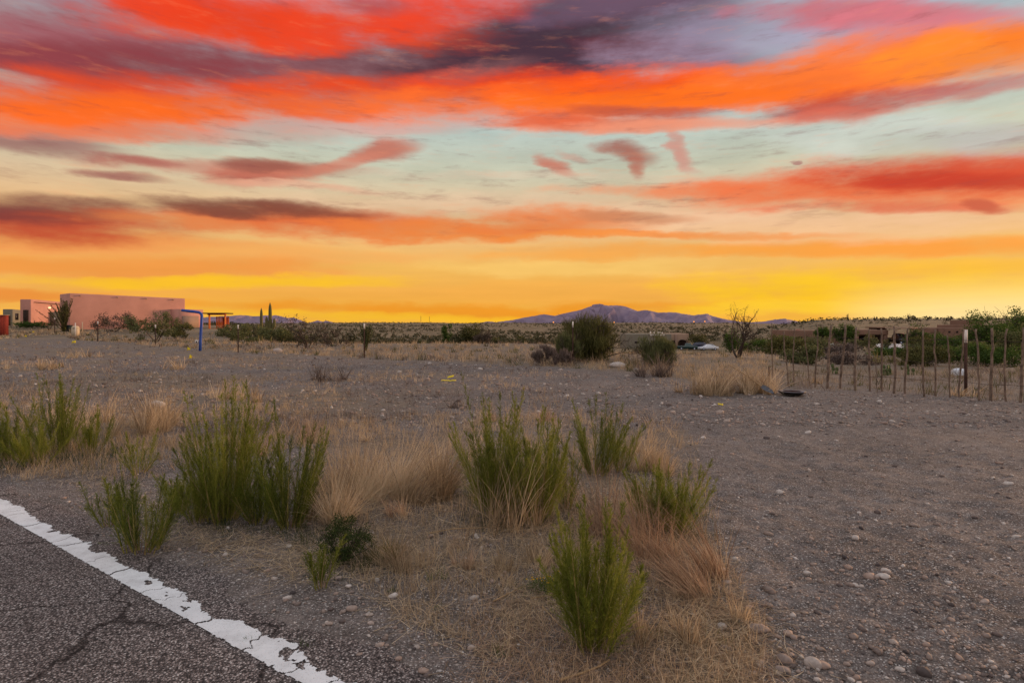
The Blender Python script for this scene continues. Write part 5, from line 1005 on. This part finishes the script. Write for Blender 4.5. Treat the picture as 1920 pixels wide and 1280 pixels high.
# pale dome beyond the stick fence
p = G(1797.5, 694); root = empty('dome_cover', ground3(p), 'pale blue rounded dome cover behind the stick fence', 'dome cover'); mb = MB(); s = 12 / F * p[1]; mb.lathe([(s, -.03), (s * 1.0, s * .35), (s * .9, s * .7), (s * .65, s * .93), (s * .3, s * 1.02), (0.001, s * 1.04)], 18); mb.build('shell', M['dome'], root, True); mb = MB(); mb.lathe([(s * 1.03, -.03), (s * 1.06, .02), (s * 1.003, .03)], 18); mb.build('base_rim', M['dome'], root)
# dead sticks on the ground
for pts, r, lab in [([(805, 1003), (850, 996), (900, 993), (925, 992)], .006, 'long bleached stick lying on the straw in the middle'), ([(1050, 1278), (1090, 1262), (1125, 1248), (1143, 1237)], .007, 'forked dead stick at the bottom edge in the middle'), ([(925, 1128), (955, 1115), (985, 1098)], .005, 'thin dead twig left of the flowering herb'), ([(995, 1122), (1025, 1117), (1052, 1111)], .006, 'pale dead stick below the flowering herb'), ([(1017, 1140), (1045, 1165), (1068, 1187)], .004, 'grey twig left of the foot of the nearest broom')]:
    c_ = np.array([(*G(x, y), 0) for x, y in pts]); c_[:, 2] = hgt(c_[:, 0], c_[:, 1], True) + .02; mb = MB(); mb.tube(c_, np.linspace(r, r * .5, len(c_)), 6)
    o = mb.build('dead_stick', M['wood'], None, True); tag(o, lab, 'stick', 'dead sticks on the ground')
#PART5
# ------------------------------------------------------------------ buildings
def frame2(pA, pB):
    """local axes: x along A->B, y away from the viewer"""
    d = unit(np.array(pB, float) - np.array(pA, float)); return math.atan2(d[1], d[0])
def part(root, name, lo, hi, mt, parent=None):
    mb = MB(); mb.box(lo, hi); return mb.build(name, mt, parent or root)
def window(root, lo, hi, wall=None, fr=None, name='window'):
    """framed window proud of the wall at y=lo[1]"""
    x0, y0, z0 = lo; x1, y1, z1 = hi; t = .07; mb = MB()
    mb.box((x0, y0 - .05, z0), (x0 + t, y0 + .04, z1)); mb.box((x1 - t, y0 - .05, z0), (x1, y0 + .04, z1)); mb.box((x0 + t, y0 - .05, z0), (x1 - t, y0 + .04, z0 + t)); mb.box((x0 + t, y0 - .05, z1 - t), (x1 - t, y0 + .04, z1))
    w = mb.build(name, fr or M['darkdoor'], root); part(root, 'pane', (x0 + t, y0 - .02, z0 + t), (x1 - t, y0 + .01, z1 - t), M['glass'], w); return w
# pink building on the left: long lit wall, short shaded end with a dark door
pA, pB = D(130, 75), D(347, 86); L = float(np.linalg.norm(pB - pA)); rz = frame2(pA, pB); gz = float(hgt(*pA))
H1 = Zat(549.5, 75) - gz; H2 = Zat(559.5, 86) - gz
root = empty('pink_house', (*pA, gz), 'long pink stucco building with flat roof on the left', 'building', None, rz)
def slab(root, name, x0, x1, y0, y1, z0, za, zb, mt, parent=None):
    v = [(x0, y0, z0), (x1, y0, z0), (x1, y1, z0), (x0, y1, z0), (x0, y0, za), (x1, y0, zb), (x1, y1, zb), (x0, y1, za)]
    mb = MB(); mb.add(v, [[[0, 3, 2, 1], [4, 5, 6, 7], [0, 1, 5, 4], [1, 2, 6, 5], [2, 3, 7, 6], [3, 0, 4, 7]]]); o = mb.build(name, mt, parent or root)
    bv = o.modifiers.new('soft_edge', 'BEVEL'); bv.width = .09; bv.segments = 3; return o
w_ = slab(root, 'wall', 0, L, 0, 4.6, -1.0, H1, H2, M['pinkwall'])
for f_ in (.08, .38, .63, .88): mb = MB(); mb.tube([(L * f_, -.35, H1 - .30 - (H1 - H2) * f_), (L * f_, .1, H1 - .24 - (H1 - H2) * f_)], .07, 8); mb.build('roof_spout', M['tan'], w_)
part(root, 'door', (-.06, 1.2, -.2), (-.003, 2.6, 2.6), M['darkdoor']); part(root, 'door_canopy', (-.5, 1.0, 2.75), (-.004, 2.8, 2.85), M['darkdoor'])
# the lower block at its right end
pC = D(340, 84); root = empty('garden_wall_block', (*pC, float(hgt(*pC))), 'low stucco block between pink building and orange porch', 'building', None, frame2(D(340, 84), D(381, 88)))
Lc = float(np.linalg.norm(D(381, 88) - pC)); zc = float(hgt(*pC)); part(root, 'wall', (0, 0, -.5), (Lc, 2.2, Zat(580, 86) - zc), M['pinkwall']); part(root, 'taupe_panel', (.1, -.35, -.2), (Lc * .70, -.02, Zat(592, 84) - zc), M['taupe'])  # taupe panel set just in front of the pink wall
# pink wing further back on the left and the grey one beyond it
def wing(x0, x1, xs, topy, Y0, Y1, name, lab, mt, shade_mt):
    pA, pB = D(x0, Y0), D(x1, Y1); L = float(np.linalg.norm(pB - pA)); z = float(hgt(*pA)); r = empty(name, (*pA, z), lab, 'building', None, frame2(pA, pB)); H = Zat(topy, Y0) - z
    slab(r, 'wall', 0, L, 0, 1.6, -1, H, H - .15, mt); part(r, 'door', (-.06, .35, 0), (-.003, 1.1, H * .6), M['darkdoor']); return r, L, H
r, L, H = wing(58, 118, 50, 561, 92, 100, 'pink_house', 'smaller pink stucco building far left behind the bushy ocotillo', M['pinkwall'], M['taupe'])
mb = MB(); mb.tube([(.6, -.12, H - .45), (L - .3, -.12, H - .62)], .05, 6); mb.build('eave_pipe', M['darkdoor'], r); part(r, 'porch_wall', (L * .58, -1.6, -.5), (L * .78, -.003, H * .55), M['grey_and_shade']); lp = part(r, 'wall_lamp', (L * .52, -.2, H * .68), (L * .56, -.004, H * .74), M['porch'])
r, L, H = wing(24, 52, 22, 579.5, 112, 118, 'grey_house', 'small grey flat roofed building at the far left', M['grey_and_shade'], M['grey_and_shade'])
window(r, (L * .15, -.01, H * .35), (L * .35, 0, H * .75)); window(r, (L * .55, -.01, H * .35), (L * .8, 0, H * .75))
p = D(-10, 64); root = empty('red_shed', ground3(p), 'red corrugated metal shed cut by the left edge', 'shed', None, .1); H = Zat(590, 64) - root.location.z
part(root, 'wall', (-3, 0, -.3), (1.12, .45, H - .08), M['redmetal'])
for k in range(13): part(root, 'panel_rib', (-2.9 + k * .32, -.05, -.2), (-2.82 + k * .32, -.003, H - .1), M['redmetal'])
part(root, 'roof', (-3.1, -.12, H - .077), (1.22, .5, H), M['taupe'])
# orange porch
Y = 80; p = D(403, Y); z = float(hgt(*p)); root = empty('orange_porch', (*p, z), 'small open porch with bright orange posts and screen', 'porch', None, .1)
X = lambda px: (px - 403) / F * Y; T = Zat(587, Y) - z; Bz = Zat(616, Y) - z
for x in (393, 421.5): part(root, 'post', (X(x) - .09, -.09, Bz - .9), (X(x) + .09, .09, T - .25), M['orange'])
part(root, 'roof', (X(381), -.4, T - .10), (X(424), 2.4, T + .05), M['darkdoor']); part(root, 'beam', (X(390), -.12, T - .247), (X(423), .10, T - .103), M['orange'])
for k in range(9): part(root, 'screen_slat', (X(395) + k * .205, 1.9, Bz), (X(395) + k * .205 + .13, 1.96, T - .45), M['orange'])
part(root, 'deck', (X(390), -.1, Bz - .14), (X(423), 2.1, Bz - .003), M['orange']); part(root, 'back_door', (X(408), 1.80, Bz), (X(417), 1.88, T - .6), M['redmetal'])
# tan house in the valley with arched bays
Y = 150; p = D(1175, Y); z = float(hgt(*p)); root = empty('tan_house', (*p, z), 'flat roofed tan house in the valley behind the parked cars', 'house', None, 0); X = lambda px: (px - 1175) / F * Y; Zz = lambda py, Yq=Y: Zat(py, Yq) - z
slab(root, 'wall', 0, X(1259), 0, 9, -2, Zz(626), Zz(626), M['grey_and_shade'])  # grey stucco carries the shade of this front wall in its colour
slab(root, 'wing', X(1259) + .02, X(1296), 2, 10, -2, Zz(625.5), Zz(625.5), M['tan'])
part(root, 'parapet_cap', (X(1219), -.15, Zz(629.5)), (X(1246), -.003, Zz(627)), M['white'])
for x, t in ((1222, 624), (1229, 624.5), (1237, 624), (1240.5, 624), (1244.5, 625)): mb = MB(); mb.tube([(X(x), 1.5, Zz(627)), (X(x), 1.5, Zz(t) + .3)], .16, 8); mb.build('roof_vent', M['white'], root)
window(root, (X(1190), -.01, Zz(643)), (X(1198), 0, Zz(640)))
part(root, 'door', (X(1261.5), 1.85, -2), (X(1269), 1.997, Zz(638.5)), M['darkdoor']); part(root, 'pillar', (X(1269.5), 1.6, -2), (X(1272.5), 1.99, Zz(626.5)), M['taupe'])
th = np.linspace(0, math.pi, 11); cx, rw, zc_ = X(1283.5), X(1291.5) - X(1283.5), Zz(642); ar = np.array([(cx + rw * math.cos(t), 1.9, zc_ + rw * .62 * math.sin(t)) for t in th] + [(cx - rw, 1.9, -2), (cx + rw, 1.9, -2)]); n = len(ar)
mb = MB(); i = np.arange(n); j = (i + 1) % n; mb.add(np.vstack([ar, ar + [0, .09, 0]]), [i[None], np.column_stack([i, j, j + n, i + n])]); mb.build('arched_doorway', M['darkdoor'], root)
for k in range(n - 3):
    a, b = ar[k], ar[k + 1]; mb = MB(); c0 = np.array([cx, 1.9, zc_]); o_ = lambda q: c0 + (q - c0) * 1.12
    v = np.array([a, b, o_(b), o_(a)]) - [0, .06, 0]; mb.add(np.vstack([v, v + [0, .05, 0]]), [[0, 1, 2, 3], [7, 6, 5, 4], [0, 4, 5, 1], [2, 6, 7, 3], [1, 5, 6, 2], [3, 7, 4, 0]]); mb.build('arch_stone', M['tan'], root)
# brown house with carport on the right
Y = 98; p = D(1590, Y); z = float(hgt(*p)); root = empty('brown_house', (*p, z), 'long brown adobe house with carport behind the stick fence', 'house', None, 0); X = lambda px: (px - 1590) / F * Y; Zz = lambda py: Zat(py, Y) - z
slab(root, 'wall', X(1505), X(1608), 4, 12, -1, Zz(620), Zz(620), M['brownwall']); slab(root, 'porch_parapet', X(1606), X(1666), 0, 9, Zz(627.5), Zz(618.5), Zz(618.5), M['brownwall']); part(root, 'roof_edge', (X(1611), .2, Zz(618.5) + .003), (X(1646), 8, Zz(618.5) + .10), M['tan'])
part(root, 'porch_back_wall', (X(1606), 4, -1), (X(1663), 4.3, Zz(627.6)), M['brownwall'])
for x in (1598, 1607.5, 1662): part(root, 'porch_column', (X(x) - .28, .1, -.5), (X(x) + .28, .7, Zz(627.6)), M['brownwall'])
part(root, 'door', (X(1652), 3.9, -.3), (X(1658), 3.996, Zz(631)), M['darkdoor']); window(root, (X(1612), 3.98, Zz(640)), (X(1630), 4, Zz(631))); window(root, (X(1638), 3.98, Zz(640)), (X(1648), 4, Zz(631)))
window(root, (X(1519), 3.98, Zz(640)), (X(1526), 4, Zz(632))); part(root, 'chimney', (X(1519.5), 4.2, Zz(620)), (X(1522.5), 5, Zz(617.5)), M['pinkwall'])
for x in (1666, 1703): part(root, 'carport_post', (X(x) - .10, -1.6, -.5), (X(x) + .10, -1.4, Zz(616)), M['tan'])
part(root, 'carport_beam', (X(1650), -1.65, Zz(615.9)), (X(1708), -1.35, Zz(613)), M['tan']); part(root, 'carport_roof', (X(1663), -1.34, Zz(615.2)), (X(1706), 6, Zz(613.4)), M['brownwall']); part(root, 'carport_back_wall', (X(1668), 5.5, -1), (X(1702), 5.7, Zz(615.3)), M['darkdoor'])
for x, s in ((1666, 1), (1703, -1)):
    mb = MB(); mb.tube([(X(x), -1.5, Zz(624)), (X(x) + s * .75, -1.5, Zz(616.5))], .07, 6); mb.build('brace', M['tan'], root)
# pale driveway and front path, laid on the ground
def sheet(name, pts, mt, lab, dz=.05):
    c_ = np.array([(*D(x, EYE * 0 + y), 0.) for x, y in pts]); 
    n = 8; a, b, c2, d = c_; u = np.linspace(0, 1, n); g_ = np.array([[(a * (1 - s) + b * s) * (1 - t) + (d * (1 - s) + c2 * s) * t for s in u] for t in u]).reshape(-1, 3); g_[:, 2] = hgt(g_[:, 0], g_[:, 1]) + dz
    i = np.arange(n - 1)[:, None] * n; j = np.arange(n - 1)[None]; q = np.stack([i + j, i + j + 1, i + n + j + 1, i + n + j], -1).reshape(-1, 4)
    o = mesh_obj(name, g_, [q], mt); tag(o, lab, 'driveway' if 'drive' in name else 'path', kind='structure')
sheet('driveway', [(1655, 66), (1712, 74), (1704, 96), (1640, 96)], M['concrete'], 'pale concrete driveway in front of the carport', .10)
sheet('front_path', [(1556, 78), (1574, 78), (1564, 99), (1555, 99)], M['concrete'], 'narrow pale concrete path to the brown house door', .10)
# brown house at the far right
Y = 118; p = D(1772, Y); z = float(hgt(*p)); root = empty('brown_house', (*p, z), 'stepped brown adobe house half hidden by trees, far right', 'house', None, 0); X = lambda px: (px - 1772) / F * Y; Zz = lambda py: Zat(py, Y) - z
slab(root, 'wall', 0, X(1817), 0, 8, -1, Zz(614.5), Zz(614.5), M['brownwall']); slab(root, 'left_wing', X(1757), -.02, 2, 8, -1, Zz(615.5), Zz(615.5), M['brownwall']); slab(root, 'right_wing', X(1817) + .02, X(1850), 2.5, 9, -1, Zz(609), Zz(609), M['brownwall']); slab(root, 'upper_wing', X(1850) + .02, X(1874), 4, 10, -1, Zz(600), Zz(600), M['brownwall'])
for x in (1778, 1792.5, 1806): window(root, (X(x), -.02, Zz(623.8)), (X(x) + .42, 0, Zz(620.5)))
part(root, 'door', (X(1823), 2.4, -1), (X(1827), 2.497, Zz(620)), M['darkdoor']); part(root, 'porch_lamp', (X(1832), 2.25, Zz(622.2)), (X(1834.5), 2.49, Zz(620.4)), M['lamp'])
# ------------------------------------------------------------------ vehicles
def car(px, Y, length, height, width, rz, paint, name, label, prof, cab, z=None):
    p = D(px, Y); z = float(hgt(*p)) if z is None else z; root = empty(name, (p[0], p[1], z), label, 'car' if name != 'pickup_truck' else 'truck', 'vehicles parked by the houses', rz)
    hl = length / 2; prof = np.array(prof, float) * [length, height]; prof[:, 0] -= hl; n = len(prof); hw = width / 2
    rows = []
    for s, k in ((-1, .86), (-1, 1), (1, 1), (1, .86)):
        y = s * hw * (1 if k == 1 else .93); q = prof.copy(); zc = prof[:, 1].mean()
        if k != 1: q[:, 1] = zc + (q[:, 1] - zc) * 1.0; q[:, 1] += .03
        rows.append(np.column_stack([q[:, 0], np.full(n, s * hw * (.90 if k == 1 else .60)) if False else np.where(prof[:, 1] > height * .62, s * hw * .78, s * hw) * (1 if k == 1 else .95), q[:, 1] * 1.0 - (0 if k != 1 else .03)]))
    v = np.vstack(rows); i = np.arange(n); j = (i + 1) % n; fs = [np.column_stack([i + a * n, j + a * n, j + (a + 1) * n, i + (a + 1) * n]) for a in range(3)] + [i[None, ::-1], (i + 3 * n)[None]]
    order = np.vstack([rows[1], rows[0], rows[3], rows[2]]); mb = MB(); mb.add(np.vstack([rows[1], rows[0], rows[3], rows[2]]), fs); body = mb.build('body', paint, root, False)
    for s in (-1, 1):
        for a, b in cab:                      # side windows
            mb = MB(); q = np.array([(x * length - hl, zz * height) for x, zz in (a, b)[0:0]] + [(x * length - hl, zz * height) for x, zz in [(a[0], .66), (b[0], .66), (b[1], .92), (a[1], .92)]]); mb.add(np.vstack([np.column_stack([q[:, 0], np.full(4, s * (hw * .80)), q[:, 1]]), np.column_stack([q[:, 0], np.full(4, s * (hw * .70)), q[:, 1]])]), [[0, 1, 2, 3], [7, 6, 5, 4], [0, 4, 5, 1], [2, 6, 7, 3], [1, 5, 6, 2], [3, 7, 4, 0]]); mb.build('side_window', M['glass'], root)
        for x in (.19, .80):
            mb = MB(); c_ = np.array([x * length - hl, s * (hw - .10), .33]); mb.tube([c_ - [0, .11, 0], c_ + [0, .11, 0]], .33, 16); w = mb.build('wheel', M['tyre'], root); mb = MB(); mb.tube([c_ + [0, s * .112, 0], c_ + [0, s * .125, 0]], .20, 12); mb.build('rim', M['chrome'], w)
        mb = MB(); mb.box((-hl - .02, s * hw * .72 - .16, height * .42), (-hl + .12, s * hw * .72 + .16, height * .52)); mb.build('headlight', M['chrome'], root)
        mb = MB(); mb.box((hl - .12, s * hw * .72 - .16, height * .45), (hl + .02, s * hw * .72 + .16, height * .56)); mb.build('tail_light', M['redlight'], root)
    return root
sedan = [(0, .18), (0, .48), (.04, .55), (.27, .62), (.40, .95), (.50, 1.0), (.68, .97), (.86, .66), (.97, .62), (1, .5), (1, .2)]
suv = [(0, .18), (0, .5), (.03, .56), (.24, .62), (.35, .95), (.5, 1.0), (.9, .97), (.98, .62), (1, .5), (1, .2)]
pick = [(0, .2), (0, .5), (.03, .56), (.27, .6), (.36, .95), (.46, 1.0), (.60, .97), (.64, .60), (1, .58), (1, .5), (1, .22)]
car(1328, 143, 4.75, 1.48, 1.8, .05, M['carwhite'], 'parked_car', 'white sedan parked in front of the tan house, nearest of three', sedan, [((.32, .42), (.50, .52)), ((.52, .54), (.80, .68))])
car(1308, 148, 4.7, 1.75, 1.85, -.35, M['carblue'], 'parked_car', 'dark blue sport utility car parked behind the white sedan', suv, [((.28, .36), (.50, .52)), ((.52, .54), (.9, .88))])
car(1289, 146, 5.2, 1.75, 1.85, math.pi - .2, M['cargreen'], 'pickup_truck', 'dark green pickup parked beside the arched doorway of the tan house', pick, [((.30, .38), (.46, .47)), ((.48, .49), (.61, .59))])
car(1687, 98, 5.4, 1.9, 2.0, math.pi / 2 + .05, M['carblack'], 'pickup_truck', 'black truck with bright grille parked under the carport', pick, [((.30, .38), (.46, .47)), ((.48, .49), (.61, .59))])
p = D(1687, 95.2); root = None
# ------------------------------------------------------------------ masts and street lamps on the skyline
for px, ty, lab in [(789, 593, 'thin radio mast on the skyline, left one of two'), (805, 593.5, 'thin radio mast on the skyline, right one of two')]:
    Y = 900; p = D(px, Y); z = float(hgt(*p)); root = empty('radio_mast', (*p, z), lab, 'mast', 'radio masts on the skyline'); H = Zat(ty, Y) - z; mb = MB()
    for a in range(3): t = a * 2.094; mb.tube([(.35 * math.cos(t), .35 * math.sin(t), -1), (.30 * math.cos(t), .30 * math.sin(t), H)], .10, 4)
    for k in range(14): mb.box((-.3, -.05, H * k / 14), (.3, .05, H * k / 14 + .1))
    mb.build('lattice', M['wire'], root); mb = MB(); mb.lathe([(.25, H), (.25, H + .4), (0.01, H + .6)], 8); mb.build('beacon', M['redlight'], root)
for px, py, lab in [(1037.5, 604, 'lit orange street lamp left of the mountain peak'), (1151, 604, 'lit orange street lamp below the mountain peak'), (1300.5, 603, 'lit orange street lamp, left one of the pair below the right slope'), (1321, 602.5, 'lit orange street lamp, right one of the pair below the right slope')]:
    Y = 520; p = D(px, Y); z = float(hgt(*p)); root = empty('street_lamp', (*p, z), lab, 'street lamp', 'lit street lamps on the far hill'); H = max(Zat(py, Y) - z, 2.0); mb = MB(); mb.tube([(0, 0, -.5), (0, 0, H), (0, -.6, H + .2)], .09, 6); mb.build('pole', M['wire'], root); mb = MB(); mb.lathe([(0.02, H - .55), (.5, H - .3), (.55, H), (.35, H + .35), (.02, H + .5)], 12, (0, -.8, 0)); mb.build('lamp_head', M['lamp'], root, True)
# truck grille glints
